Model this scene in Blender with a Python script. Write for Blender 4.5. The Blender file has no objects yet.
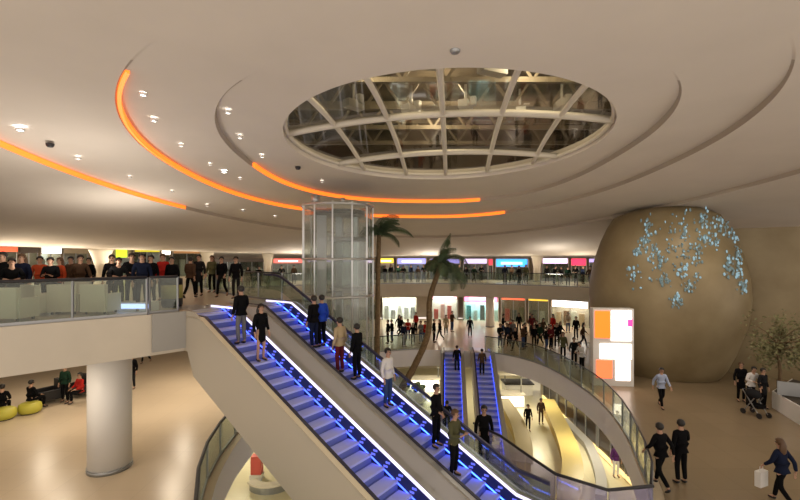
import bpy, bmesh, math, random
from mathutils import Vector, Matrix
from mathutils.geometry import tessellate_polygon
rnd = random.Random(7)
SC = bpy.context.scene
COL = SC.collection
PI = math.pi
F = 432.0
EYE = 6.45
L2, L1, L0 = 4.8, 0.0, -4.8

# ------------------------------------------------------------------ materials
MATS = {}
def mat(name, col, rough=0.6, metal=0.0, emit=None, es=0.0, noise=0.0, nscale=6.0, bump=0.0, spec=0.5, coat=0.0):
    if name in MATS: return MATS[name]
    m = bpy.data.materials.new(name); m.use_nodes = True
    nt = m.node_tree; b = nt.nodes['Principled BSDF']
    b.inputs['Base Color'].default_value = (*col, 1)
    b.inputs['Roughness'].default_value = rough
    b.inputs['Metallic'].default_value = metal
    b.inputs['Specular IOR Level'].default_value = spec
    if coat: b.inputs['Coat Weight'].default_value = coat
    if emit is not None:
        b.inputs['Emission Color'].default_value = (*emit, 1)
        b.inputs['Emission Strength'].default_value = es
    if noise or bump:
        tc = nt.nodes.new('ShaderNodeTexCoord')
        n = nt.nodes.new('ShaderNodeTexNoise'); n.inputs['Scale'].default_value = nscale; n.inputs['Detail'].default_value = 4
        nt.links.new(tc.outputs['Object'], n.inputs['Vector'])
        if noise:
            r = nt.nodes.new('ShaderNodeValToRGB')
            r.color_ramp.elements[0].position = .3; r.color_ramp.elements[1].position = .7
            r.color_ramp.elements[0].color = (*[c * (1 - noise) for c in col], 1)
            r.color_ramp.elements[1].color = (*[min(1, c * (1 + noise)) for c in col], 1)
            nt.links.new(n.outputs['Fac'], r.inputs['Fac']); nt.links.new(r.outputs['Color'], b.inputs['Base Color'])
        if bump:
            bp = nt.nodes.new('ShaderNodeBump'); bp.inputs['Strength'].default_value = bump; bp.inputs['Distance'].default_value = .05
            nt.links.new(n.outputs['Fac'], bp.inputs['Height']); nt.links.new(bp.outputs['Normal'], b.inputs['Normal'])
    MATS[name] = m
    return m

def glass_mat(name, tint, gloss=0.10, body=0.06, bodycol=(.3, .36, .33)):
    m = bpy.data.materials.new(name); m.use_nodes = True
    nt = m.node_tree; nt.nodes.clear()
    out = nt.nodes.new('ShaderNodeOutputMaterial')
    tr = nt.nodes.new('ShaderNodeBsdfTransparent'); tr.inputs['Color'].default_value = (*tint, 1)
    gl = nt.nodes.new('ShaderNodeBsdfGlossy'); gl.inputs['Roughness'].default_value = .04
    df = nt.nodes.new('ShaderNodeBsdfDiffuse'); df.inputs['Color'].default_value = (*bodycol, 1)
    fr = nt.nodes.new('ShaderNodeLayerWeight'); fr.inputs['Blend'].default_value = .3
    mr = nt.nodes.new('ShaderNodeMapRange'); mr.inputs['To Min'].default_value = gloss * .5; mr.inputs['To Max'].default_value = gloss * 4
    m1 = nt.nodes.new('ShaderNodeMixShader'); m1.inputs[0].default_value = body
    m2 = nt.nodes.new('ShaderNodeMixShader')
    nt.links.new(fr.outputs['Facing'], mr.inputs['Value'])
    nt.links.new(tr.outputs[0], m1.inputs[1]); nt.links.new(df.outputs[0], m1.inputs[2])
    nt.links.new(mr.outputs['Result'], m2.inputs[0])
    nt.links.new(m1.outputs[0], m2.inputs[1]); nt.links.new(gl.outputs[0], m2.inputs[2])
    nt.links.new(m2.outputs[0], out.inputs['Surface'])
    MATS[name] = m
    return m

def emis(name, col, s): return mat(name, tuple(min(1, c * .8) for c in col), .5, 0, col, s)

M_CEIL = mat('ceiling_plaster', (.62, .565, .50), .9, noise=.03, nscale=.6)
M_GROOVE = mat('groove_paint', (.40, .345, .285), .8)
M_CREAM = mat('cream_plaster', (.62, .57, .48), .75, noise=.03, nscale=1.2)
M_WHITE = mat('white_paint', (.75, .74, .72), .5)
M_LAV = mat('pale_grey_fascia', (.66, .65, .72), .55)
M_GREY = mat('grey_metal', (.33, .34, .35), .38, .7)
M_STEEL = mat('brushed_steel', (.55, .56, .58), .3, .9)
M_DARK = mat('dark_metal', (.03, .03, .035), .4, .3)
M_BLACK = mat('black_rubber', (.012, .012, .014), .5)
M_GLASS = glass_mat('clear_glass', (.86, .92, .88), .07, .05)
M_GLASSD = glass_mat('green_grey_glass', (.80, .86, .81), .07, .05, (.34, .38, .33))
M_GLASSL = glass_mat('blue_glow_glass', (.80, .80, .90), .10, .30, (.42, .40, .62))  # blue light from the escalators is put into the glass colour
M_SHAFT = glass_mat('lift_shaft_glass', (.80, .87, .85), .12, .20, (.55, .60, .58))
M_PANE = glass_mat('skylight_glass', (.75, .73, .66), .10, .08, (.2, .17, .12))
M_WALLIN = mat('shop_wall_beige', (.55, .48, .38), .8, noise=.05, nscale=2)
M_BROWNW = mat('brown_pilaster', (.42, .35, .26), .7)

def floor_mat(name, c1, c2, tile, rough):
    m = bpy.data.materials.new(name); m.use_nodes = True
    nt = m.node_tree; b = nt.nodes['Principled BSDF']; b.inputs['Roughness'].default_value = rough
    tc = nt.nodes.new('ShaderNodeTexCoord')
    br = nt.nodes.new('ShaderNodeTexBrick'); br.inputs['Scale'].default_value = 1.0 / tile
    br.offset = 0.0
    br.inputs['Color1'].default_value = (*c1, 1); br.inputs['Color2'].default_value = (*c2, 1)
    br.inputs['Mortar'].default_value = (*[c * .82 for c in c1], 1); br.inputs['Mortar Size'].default_value = .006
    br.inputs['Brick Width'].default_value = 1.0; br.inputs['Row Height'].default_value = 1.0
    nt.links.new(tc.outputs['Object'], br.inputs['Vector']); nt.links.new(br.outputs['Color'], b.inputs['Base Color'])
    MATS[name] = m
    return m
M_FL1 = floor_mat('cream_stone_floor', (.60, .50, .37), (.57, .47, .345), 1.2, .28)
M_FLR = floor_mat('dim_stone_floor', (.27, .205, .13), (.255, .195, .122), 1.2, .24)
M_FL2 = floor_mat('upper_stone_floor', (.50, .43, .33), (.47, .40, .30), 1.2, .3)
M_FL0 = floor_mat('lower_stone_floor', (.62, .57, .40), (.59, .54, .375), 1.2, .3)

def gold_mat():
    m = bpy.data.materials.new('mottled_gold_panel'); m.use_nodes = True
    nt = m.node_tree; b = nt.nodes['Principled BSDF']
    b.inputs['Roughness'].default_value = .48; b.inputs['Metallic'].default_value = .1
    tc = nt.nodes.new('ShaderNodeTexCoord')
    n = nt.nodes.new('ShaderNodeTexNoise'); n.inputs['Scale'].default_value = .55; n.inputs['Detail'].default_value = 5
    r = nt.nodes.new('ShaderNodeValToRGB'); r.color_ramp.elements[0].position = .35; r.color_ramp.elements[1].position = .7
    r.color_ramp.elements[0].color = (.235, .18, .095, 1); r.color_ramp.elements[1].color = (.33, .265, .155, 1)
    nt.links.new(tc.outputs['Object'], n.inputs['Vector']); nt.links.new(n.outputs['Fac'], r.inputs['Fac'])
    nt.links.new(r.outputs['Color'], b.inputs['Base Color'])
    MATS['gold'] = m
    return m
M_GOLD = gold_mat()

# ------------------------------------------------------------------ mesh helpers
class MB:
    def __init__(s): s.bm = bmesh.new(); s.mats = []
    def mi(s, m):
        if m is None: return 0
        if m not in s.mats: s.mats.append(m)
        return s.mats.index(m)
    def face(s, pts, m=None):
        vs = [s.bm.verts.new(p) for p in pts]
        f = s.bm.faces.new(vs); f.material_index = s.mi(m); return f
    def box(s, c, size, rz=0.0, m=None, M=None):
        k = s.mi(m)
        T = M if M else Matrix.Translation(c) @ Matrix.Rotation(rz, 4, 'Z')
        hx, hy, hz = size[0] / 2, size[1] / 2, size[2] / 2
        v = [s.bm.verts.new(T @ Vector((x * hx, y * hy, z * hz))) for x in (-1, 1) for y in (-1, 1) for z in (-1, 1)]
        for q in ((0, 1, 3, 2), (4, 6, 7, 5), (0, 4, 5, 1), (2, 3, 7, 6), (0, 2, 6, 4), (1, 5, 7, 3)):
            f = s.bm.faces.new([v[i] for i in q]); f.material_index = k
    def bar(s, a, b, w, h, m=None, up=Vector((0, 0, 1))):
        a = Vector(a); b = Vector(b); d = b - a; L = d.length
        if L < 1e-6: return
        x = d / L; y = up.cross(x)
        if y.length < 1e-4: y = Vector((1, 0, 0)).cross(x)
        y.normalize(); z = x.cross(y)
        R = Matrix((x, y, z)).transposed().to_4x4()
        s.box(None, (L, w, h), m=m, M=Matrix.Translation((a + b) / 2) @ R)
    def tube(s, pts, r, n=8, m=None, cap=True):
        k = s.mi(m); pts = [Vector(p) for p in pts]; rings = []
        rr = r if isinstance(r, (list, tuple)) else [r] * len(pts)
        prev = None
        for i, p in enumerate(pts):
            d = (pts[min(i + 1, len(pts) - 1)] - pts[max(i - 1, 0)]).normalized()
            ref = Vector((0, 0, 1)) if abs(d.z) < .95 else Vector((1, 0, 0))
            x = d.cross(ref).normalized()
            if prev is not None and x.dot(prev) < 0: x = -x
            prev = x
            y = d.cross(x)
            rings.append([s.bm.verts.new(p + (x * math.cos(a) + y * math.sin(a)) * rr[i]) for a in [2 * PI * j / n for j in range(n)]])
        for i in range(len(rings) - 1):
            for j in range(n):
                f = s.bm.faces.new([rings[i][j], rings[i][(j + 1) % n], rings[i + 1][(j + 1) % n], rings[i + 1][j]]); f.material_index = k; f.smooth = True
        if cap:
            for R in (rings[0], rings[-1]):
                f = s.bm.faces.new(R); f.material_index = k
    def lathe(s, prof, c=(0, 0, 0), n=24, m=None, cap=True):
        k = s.mi(m); c = Vector(c)
        rings = [[s.bm.verts.new(c + Vector((r * math.cos(2 * PI * j / n), r * math.sin(2 * PI * j / n), z))) for j in range(n)] for r, z in prof]
        for i in range(len(rings) - 1):
            for j in range(n):
                f = s.bm.faces.new([rings[i][j], rings[i][(j + 1) % n], rings[i + 1][(j + 1) % n], rings[i + 1][j]]); f.material_index = k; f.smooth = True
        if cap:
            for R in (rings[0], rings[-1]):
                f = s.bm.faces.new(R); f.material_index = k
    def sphere(s, c, r, sc=(1, 1, 1), m=None, u=12, v=8):
        k = s.mi(m)
        res = bmesh.ops.create_uvsphere(s.bm, u_segments=u, v_segments=v, radius=r, matrix=Matrix.Translation(c) @ Matrix.Diagonal((*sc, 1)))
        for vv in res['verts']:
            for f in vv.link_faces: f.material_index = k; f.smooth = True
    def strip(s, pts, z0, z1, m=None, closed=False):
        k = s.mi(m)
        lo = [s.bm.verts.new((p[0], p[1], z0)) for p in pts]; hi = [s.bm.verts.new((p[0], p[1], z1)) for p in pts]
        n = len(pts)
        for i in range(n if closed else n - 1):
            j = (i + 1) % n
            f = s.bm.faces.new([lo[i], lo[j], hi[j], hi[i]]); f.material_index = k
    def slab(s, outer, hole, z0, z1, m_top=None, m_side=None, m_bot=None):
        loops = [[Vector((x, y, 0)) for x, y in outer]] + ([[Vector((x, y, 0)) for x, y in hole]] if hole else [])
        flat = [v for l in loops for v in l]
        tris = tessellate_polygon(loops)
        top = [s.bm.verts.new((v.x, v.y, z1)) for v in flat]; bot = [s.bm.verts.new((v.x, v.y, z0)) for v in flat]
        for t in tris:
            a, b, c = t
            nz = (flat[b] - flat[a]).cross(flat[c] - flat[a]).z
            if abs(nz) < 1e-9: continue
            if nz < 0: b, c = c, b
            f = s.bm.faces.new([top[a], top[b], top[c]]); f.material_index = s.mi(m_top)
            f = s.bm.faces.new([bot[a], bot[c], bot[b]]); f.material_index = s.mi(m_bot)
        o = 0
        for l in loops:
            n = len(l)
            for i in range(n):
                j = (i + 1) % n
                f = s.bm.faces.new([bot[o + i], bot[o + j], top[o + j], top[o + i]]); f.material_index = s.mi(m_side)
            o += n
    def build(s, name, m=None, parent=None, smooth=False, loc=None, fix=True):
        if fix: bmesh.ops.recalc_face_normals(s.bm, faces=s.bm.faces)
        me = bpy.data.meshes.new(name); s.bm.to_mesh(me); s.bm.free()
        for x in (s.mats if s.mats else [m]):
            if x: me.materials.append(x)
        if smooth:
            for p in me.polygons: p.use_smooth = True
        o = bpy.data.objects.new(name, me); COL.objects.link(o)
        if parent: o.parent = parent
        if loc is not None: o.location = loc
        return o

def tag(o, label=None, cat=None, group=None, kind=None):
    if label: o['label'] = label
    if cat: o['category'] = cat
    if group: o['group'] = group
    if kind: o['kind'] = kind
    return o
def thing(name, label, cat, loc=(0, 0, 0), rz=0, group=None):
    o = bpy.data.objects.new(name, None); COL.objects.link(o)
    o.location = loc; o.rotation_euler = (0, 0, rz)
    return tag(o, label, cat, group)
def struct(o): o['kind'] = 'structure'; return o
def copy_tree(o, parent=None):
    c = o.copy(); COL.objects.link(c); c.parent = parent
    for ch in list(o.children): copy_tree(ch, c)
    return c
def X(px, d): return (px - 400.0) / F * d
def P(px, d, z): return Vector((X(px, d), d, z))
def floor_at(px, py, z=0.0):
    d = F * (EYE - z) / (py - 258.0); return X(px, d), d
ORD = ['leftmost', 'second from left', 'third from left', 'fourth from left', 'fifth from left', 'sixth from left', 'seventh from left', 'eighth from left',
       'ninth from left', 'tenth from left', 'eleventh from left', 'twelfth from left', 'thirteenth from left', 'fourteenth from left', 'fifteenth from left',
       'sixteenth from left', 'seventeenth from left', 'eighteenth from left', 'nineteenth from left', 'twentieth from left', 'twenty-first from left', 'twenty-second from left', 'twenty-third from left', 'twenty-fourth from left', 'twenty-fifth from left', 'twenty-sixth from left']
def catmull(pts, n=6, closed=True):
    out = []; N = len(pts)
    for i in range(N if closed else N - 1):
        p0 = pts[(i - 1) % N] if closed or i > 0 else pts[0]
        p1 = pts[i]; p2 = pts[(i + 1) % N]
        p3 = pts[(i + 2) % N] if closed or i + 2 < N else pts[-1]
        for k in range(n):
            t = k / n
            out.append(tuple(.5 * (2 * p1[a] + (-p0[a] + p2[a]) * t + (2 * p0[a] - 5 * p1[a] + 4 * p2[a] - p3[a]) * t * t + (-p0[a] + 3 * p1[a] - 3 * p2[a] + p3[a]) * t ** 3) for a in range(len(p1))))
    if not closed: out.append(tuple(pts[-1]))
    return out

# ------------------------------------------------------------------ ceiling
CC = (1.5, 14.0)
def H(x, y):
    c = .004 if x < 1.5 else .0018
    h = 3.95 - .0067 * max(0, y - 8) ** 1.8 - c * (x - 1.5) ** 2
    m = .25 + .022 * max(0, -(x + 3))
    k = .25; q = max(0.0, k - abs(h - m)) / k          # smooth maximum
    return max(h, m) + q * q * k * .25
FC = (1.5, 20.0)
RINGS = [((1.4, 13.95), 5.0, 5.0, 2.0), ((1.75, 15.6), 7.3, 7.9, 2.4), ((1.75, 16.6), 10.0, 10.8, 2.2), ((1.8, 16.5), 13.6, 17.5, 2.0), (FC, 30.6, 30.6, 2.0)]
STEP = .16
KR = [1, .82, .84, 1, 1]
def ringpt(i, a, dr=0.0):
    (cx, cy), rx, ry, n = RINGS[i]; c = math.cos(a); s = math.sin(a)
    if c > 0: rx *= KR[i]
    return cx + (rx + dr) * math.copysign(abs(c) ** (2 / n), c), cy + (ry + dr) * math.copysign(abs(s) ** (2 / n), s)
def stepf(i, a):
    (cx, cy), rx, ry, n = RINGS[i]; s = math.sin(a); t = math.copysign(abs(s) ** (2 / n), s)
    u = min(1, max(0, (t + .86) / .42)); return u * u * (3 - 2 * u)
NA = 192
mb = MB()
def ring_loop(i, dr, dz):
    out = []
    for k in range(NA):
        x, y = ringpt(i, 2 * PI * k / NA, dr); out.append(mb.bm.verts.new((x, y, EYE + H(x, y) + dz * (stepf(i, 2 * PI * k / NA) if i else 1))))
    return out
def bridge(A, B, m):
    k = mb.mi(m)
    for j in range(NA):
        f = mb.bm.faces.new([A[j], A[(j + 1) % NA], B[(j + 1) % NA], B[j]]); f.material_index = k; f.smooth = True
def mix_loop(i, t, z0, z1):
    out = []
    for k in range(NA):
        a = 2 * PI * k / NA
        x0, y0 = ringpt(i, a, .05 if i else 0); x1, y1 = ringpt(i + 1, a)
        x = x0 + (x1 - x0) * t; y = y0 + (y1 - y0) * t
        out.append(mb.bm.verts.new((x, y, EYE + H(x, y) + z0 + (z1 - z0) * t * stepf(i + 1, a))))
    return out
mb.mi(M_CEIL); mb.mi(M_GROOVE)
for i in range(4):
    last = None
    top = STEP if i < 3 else 0.0
    ns = 8 if i < 3 else 20
    for s in range(ns + 1):
        L = mix_loop(i, s / ns, 0.0, top)
        if last: bridge(last, L, M_CEIL)
        last = L
    if i < 3:
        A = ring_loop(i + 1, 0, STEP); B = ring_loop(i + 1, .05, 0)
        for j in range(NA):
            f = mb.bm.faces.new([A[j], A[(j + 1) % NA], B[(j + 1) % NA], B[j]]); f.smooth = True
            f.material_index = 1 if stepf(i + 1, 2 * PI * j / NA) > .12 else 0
# upright rim of the skylight opening
A = ring_loop(0, 0, 0); B = ring_loop(0, 0.02, .42)
bridge(A, B, M_CEIL)
ceil = struct(mb.build('ceiling', fix=False)); ceil['label'] = 'large beige stepped dish ceiling with ring grooves round a skylight'

# LED cove strips
M_LED = mat('orange_led', (.9, .3, .05), .5, 0, (1.0, .155, .012), 1.15)
M_LEDR = mat('red_orange_led', (.9, .2, .05), .5, 0, (1.0, .13, .02), 2.0)
def led(i, px0, px1, label, m):
    def ang(px):
        a = .9
        while a < PI:
            x, y = ringpt(i, a)
            if 400 + F * x / y <= px: return a
            a += .001
        return PI
    a0 = px0 if px0 < 0 else ang(px0); a0 = -a0 if px0 < 0 else a0
    a1 = ang(px1)
    n = 60; m_ = MB()
    k = m_.mi(m)
    rows = []
    for s in range(n + 1):
        a = a0 + (a1 - a0) * s / n
        x, y = ringpt(i, a, .01); h = EYE + H(x, y); sf = max(.3, stepf(i, a)) * STEP
        x2, y2 = ringpt(i, a, -.07)
        rows.append([m_.bm.verts.new(v) for v in ((x, y, h - .01), (x2, y2, h - .03), (x2, y2, h + sf * .88), (x, y, h + sf * .88))])
    for s in range(n):
        for q in range(4):
            f = m_.bm.faces.new([rows[s][q], rows[s][(q + 1) % 4], rows[s + 1][(q + 1) % 4], rows[s + 1][q]]); f.material_index = k
    for R in (rows[0], rows[-1]): m_.bm.faces.new(R)
    return tag(m_.build('led_strip'), label, 'light strip', 'orange cove light strips')
led(1, 253, 480, 'orange light strip on the innermost ceiling ring, nearest the skylight', M_LED)
led(2, -(PI + .79), 505, 'long orange light strip along middle ceiling ring, curling up at left', M_LED)
led(3, -(PI + .55), 185, 'orange light strip on the outermost ceiling ring at left edge', M_LED)

# downlights
M_LENS = mat('downlight_lens', (.9, .9, .9), .4, 0, (1, .93, .85), 6)
M_LENSB = mat('bright_downlight_lens', (.9, .9, .9), .4, 0, (.95, .97, 1), 25)
dl = []
def ceil_hit(px, py):
    k = (px - 400) / F; z = (258 - py) / F
    d = 3.0
    while d < 40 and z * d < H(k * d, d): d += .01
    return k * d, d
proto = None
spots = [(20, 130, 1), (78, 159, .8), (143, 95, .6), (154, 121, .6), (181, 146, .4), (224, 172, 1.4), (130, 178, .4), (172, 192, .4), (210, 165, .4), (228, 113, .5),
         (240, 138, .5), (262, 157, .5), (207, 206, .6), (243, 211, .6), (275, 217, .6), (322, 182, .4), (240, 179, .4)]
spots.sort()
for i, (px, py, s) in enumerate(spots):
    x, y = ceil_hit(px, py); z = EYE + H(x, y) + STEP * .4
    t = thing('downlight', 'small round recessed downlight in the beige ceiling, %s' % ORD[i], 'downlight', (x, y, z - .06), 0, 'recessed ceiling downlights')
    r = .04 + .035 * s
    a = MB(); a.lathe([(r, .05), (r * 1.35, .03), (r * 1.35, -.02), (r, -.02), (r, .03)], n=20, cap=False); a.build('trim_ring', M_WHITE, t)
    a = MB(); a.lathe([(r * .98, 0), (r * .98, .03)], n=20); a.build('lens', M_LENSB if s > .9 else M_LENS, t)
for px, py, lb in ((298, 168, 'small dark round smoke detector on ceiling left of the skylight'), (455, 50, 'tiny smoke detector on ceiling above the skylight'), (50, 145, 'small dark smoke detector on the ceiling at far left')):
    x, y = ceil_hit(px, py)
    a = MB(); a.lathe([(.03, -.07), (.07, -.06), (.10, -.02), (.11, .05)], n=16)
    tag(a.build('smoke_detector', M_DARK if px != 455 else M_GREY, loc=(x, y, EYE + H(x, y))), lb, 'smoke detector')

# ------------------------------------------------------------------ skylight
sky = thing('skylight', 'large round domed skylight with white ribs in the beige ceiling', 'skylight', (0, 0, 0))
SCX, SCY = RINGS[0][0]; SR = RINGS[0][1]
def dome_z(x, y):
    r2 = ((x - SCX) ** 2 + (y - SCY) ** 2) / (SR * SR)
    return EYE + H(SCX, SCY) + .12 + .42 * (1 - r2) - .05 * (y - SCY)
def chord(off, ang):
    d = Vector((math.sin(ang), math.cos(ang))); nrm = Vector((math.cos(ang), -math.sin(ang)))
    h = math.sqrt(max(0, SR * SR - off * off)); c = Vector((SCX, SCY)) + nrm * off
    return [c + d * h * t for t in [-1 + 2 * k / 16 for k in range(17)]]
RA = .12
for off in (-3.35, -1.7, 0.0, 1.75, 3.45):
    a = MB(); a.tube([(p.x, p.y, dome_z(p.x, p.y)) for p in chord(off, RA)], .085, 6); a.build('rib', M_CREAM, sky)
for off in (.9, -2.7):
    a = MB(); a.tube([(p.x, p.y, dome_z(p.x, p.y)) for p in chord(off, RA + PI / 2)], .11, 6); a.build('cross_rib', M_CREAM, sky)
a = MB(); a.tube([(SCX + SR * .99 * math.cos(t), SCY + SR * .99 * math.sin(t), dome_z(SCX + SR * math.cos(t), SCY + SR * math.sin(t))) for t in [2 * PI * k / 64 for k in range(65)]], .07, 6, cap=False)
a.build('rim', M_CREAM, sky)
a = MB(); rows = []
for i in range(9):
    r = SR * 1.02 * i / 8
    rows.append([a.bm.verts.new((SCX + r * math.cos(2 * PI * j / 48), SCY + r * math.sin(2 * PI * j / 48), dome_z(SCX + r * math.cos(2 * PI * j / 48), SCY + r * math.sin(2 * PI * j / 48)) + .05)) for j in range(48)])
for i in range(1, 8):
    for j in range(48):
        f = a.bm.faces.new([rows[i][j], rows[i][(j + 1) % 48], rows[i + 1][(j + 1) % 48], rows[i + 1][j]]); f.smooth = True
f = a.bm.faces.new(rows[1])
a.build('glass', M_PANE, sky)
# roof steelwork seen through the glass
roof = struct(MB().build('roof_void')) if False else None
M_ROOF = mat('roof_deck_brown', (.10, .075, .045), .8, noise=.45, nscale=.9)
M_TRUSS = mat('roof_steel', (.22, .18, .12), .5, .3)
a = MB(); a.box((SCX, SCY + .5, 13.6), (17, 17, .2)); struct(a.build('roof_deck', M_ROOF))
a = MB()
a.strip([(SCX - 8.4, SCY - 8), (SCX + 8.4, SCY - 8), (SCX + 8.4, SCY + 9), (SCX - 8.4, SCY + 9)], 10.9, 13.5, closed=True)
struct(a.build('wall_roof_void', M_ROOF))
for k in range(6):
    y = SCY - 5.5 + 2.4 * k
    a = MB()
    a.bar((SCX - 8, y, 11.9), (SCX + 8, y, 11.9), .16, .16); a.bar((SCX - 8, y, 12.9), (SCX + 8, y, 12.9), .16, .16)
    for q in range(12):
        x = SCX - 8 + q * 16 / 12
        a.bar((x, y, 11.9), (x + 8 / 12, y, 12.9), .09, .09); a.bar((x + 8 / 12, y, 12.9), (x + 16 / 12, y, 11.9), .09, .09)
    tag(a.build('roof_truss', M_TRUSS), 'dark steel roof truss seen through the skylight, number %d from the near side' % (k + 1) if 0 else
        'brown steel truss above the skylight glass, %s' % ['nearest to the viewer', 'second from the front', 'third from the front', 'third from the back', 'second from the back', 'farthest back'][k], 'roof truss', 'trusses above the skylight')
M_DUCT = mat('galvanised_duct', (.55, .53, .48), .4, .4)
for k, (dx, dy, L) in enumerate(((-2.6, -1.9, 1.0), (-.6, -2.2, .9), (1.2, -1.8, .8), (2.9, -2.2, 1.0), (-3.0, 1.0, .7), (-1.0, 1.6, .8), (.9, 1.2, .9), (3.0, 1.9, .8), (4.2, 1.0, .7))):
    a = MB(); a.box((0, 0, 0), (L, .34, .26), rz=.2 * k); a.box((L * .3, 0, .2), (.2, .2, .3), rz=.2 * k); a.lathe([(.05, .1), (.05, .9)], n=8)
    tag(a.build('roof_duct', M_DUCT, loc=(SCX + dx, SCY + dy, 11.75)), 'pale metal roof duct fitting above skylight glass, %s' % ORD[[4 - 3, 3, 5, 6, 0, 2, 4, 7, 8][k]], 'duct', 'duct fittings above the skylight')

# ------------------------------------------------------------------ floors and slabs
VOID = [(-3.6, 8.2), (-1.2, 8.9), (0.2, 11.3), (1.2, 13.2), (2.2, 14.0), (3.0, 13.5), (3.58, 11.9), (4.0, 10.8), (4.6, 10.25), (5.3, 10.05), (5.9, 10.3), (6.35, 11.0), (6.85, 12), (7.4, 13.5),
        (8.25, 16), (8.85, 19), (8.95, 22), (8.6, 25.5), (7.5, 28), (5.8, 29.6), (3, 30.3), (0, 30.0), (-3, 28.3), (-5, 25), (-5.8, 20.5), (-5.7, 17), (-5.62, 14.5), (-5.05, 11.6)]
VS = catmull(VOID, 5)
mb = MB()
mb.slab([(-30, 3), (7.0, 3), (7.0, 3.01), (36, 3), (36, 46), (-30, 46)], VS, -1.12, 0, M_FL1, M_LAV, M_CREAM)
struct(mb.build('floor'))['label'] = 'cream stone middle floor round an oval opening'
# right hand concourse floor, weaker light put into a browner stone colour
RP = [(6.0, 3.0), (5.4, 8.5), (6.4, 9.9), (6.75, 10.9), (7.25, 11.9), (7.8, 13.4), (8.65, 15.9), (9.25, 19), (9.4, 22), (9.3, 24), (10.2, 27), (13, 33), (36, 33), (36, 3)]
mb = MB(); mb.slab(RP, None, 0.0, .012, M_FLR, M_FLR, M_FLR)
struct(mb.build('floor_right'))['label'] = 'stone floor of the right hand concourse, toned brown for weaker light'
mb = MB(); mb.slab([(-30, 0), (36, 0), (36, 60), (-30, 60)], None, L0 - .3, L0, M_FL0, M_FL0, M_FL0)
struct(mb.build('floor_lower'))['label'] = 'pale lower floor seen through the opening'

U = Vector((.8137, -.5812)); N_ = Vector((.5812, .8137))
TA = Vector((-6.63, 13.3))
slope = math.tan(math.radians(27))
LF = 4.05     # the far half of the upper floor lies a few steps lower
arc2 = [(FC[0] + 20 * math.cos(t), FC[1] + 20 * math.sin(t)) for t in [2.62 + (0.62 - 2.62) * k / 44 for k in range(45)]]
R0 = TA + N_ * 3.75
LB = (R0.x - U.x * 1.6, R0.y - U.y * 1.6)
L2P = [(-34, -2), (-16, 3.2), (-9.5, 10.3), (-7.25, 12.6), (TA.x, TA.y), (R0.x, R0.y), LB, (-9.0, 21.0), (-15.2, 31), (-21, 45), (-40, 45), (-40, -2)]
mb = MB(); mb.slab(L2P, None, L2 - 1.2, L2, M_FL2, M_CREAM, M_CREAM)
struct(mb.build('floor_upper'))['label'] = 'cream edged upper floor slab with balcony at left'
LFP = arc2 + [(22, 38), (26, 56), (-20.9, 56), (-20.9, 45.2), (-15.05, 31.1)]
mb = MB(); mb.slab(LFP, None, LF - 1.15, LF, M_FL2, M_CREAM, M_CREAM)
struct(mb.build('floor_far'))['label'] = 'far upper floor slab with pale curved edge'
mb = MB()
for k in range(4):
    o = .35 * (k + 1); mb.slab([(-14.98 + o - .35, 31), (-14.98 + o, 31), (-20.8 + o, 45), (-20.8 + o - .35, 45)], None, LF, L2 - .15 * (k + 1), M_FL2, M_FL2, M_FL2)
struct(mb.build('floor_steps'))
# grey sheet standing for shade on the slab face beside the escalator head
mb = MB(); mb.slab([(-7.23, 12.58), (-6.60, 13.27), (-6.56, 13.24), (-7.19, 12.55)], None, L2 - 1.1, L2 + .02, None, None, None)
struct(mb.build('shade_panel', mat('slab_shade_grey', (.36, .355, .34), .6)))

# ------------------------------------------------------------------ outer walls behind shops
def arcpt(px, R):
    k = (px - 400) / F; a = 1 + k * k; b = -2 * (FC[0] * k + FC[1]); c = FC[0] ** 2 + FC[1] ** 2 - R * R
    d = (-b + math.sqrt(b * b - 4 * a * c)) / (2 * a)
    return Vector((k * d, d))
def wallarc(name, R, a0, a1, z0, z1, m):
    n = 60
    pts = [(FC[0] + R * math.cos(a0 + (a1 - a0) * k / n), FC[1] + R * math.sin(a0 + (a1 - a0) * k / n)) for k in range(n + 1)]
    pts2 = [(FC[0] + (R + .3) * math.cos(a0 + (a1 - a0) * k / n), FC[1] + (R + .3) * math.sin(a0 + (a1 - a0) * k / n)) for k in range(n + 1)]
    mb = MB(); mb.slab(pts + pts2[::-1], None, z0, z1, m, m, m)
    return struct(mb.build(name))
wallarc('wall_upper', 30.7, .45, PI + .5, LF, 8.0, M_WALLIN)
wallarc('wall_far', 27.0, .3, 3.4, 0, LF - 1.15, M_WALLIN)
# gold wall at right
gw = [(13.9, 27.9), (18.4, 24.4), (24.0, 20.0)]
mb = MB(); mb.slab(gw + [(24.3, 20.3), (18.6, 24.8), (14.1, 28.3)], None, 0, 8.1, M_GOLD, M_GOLD, M_GOLD)
struct(mb.build('wall_right'))['label'] = 'olive gold panelled wall at right'
# lower level walls
mb = MB(); mb.slab([(11.7, 8), (11.7, 36), (12.1, 36), (12.1, 8)], None, L0, -1.3, M_WALLIN, M_WALLIN, M_WALLIN); struct(mb.build('wall_lower_right'))
mb = MB(); mb.slab([(-20, 44), (12.6, 44), (12.6, 44.4), (-20, 44.4)], None, L0, -1.3, M_WALLIN, M_WALLIN, M_WALLIN); struct(mb.build('wall_lower_far'))
mb = MB(); mb.slab([(-15, 8), (-14.6, 8), (-14.6, 44), (-15, 44)], None, L0, -1.3, M_CREAM, M_CREAM, M_CREAM); struct(mb.build('wall_lower_left'))

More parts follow.
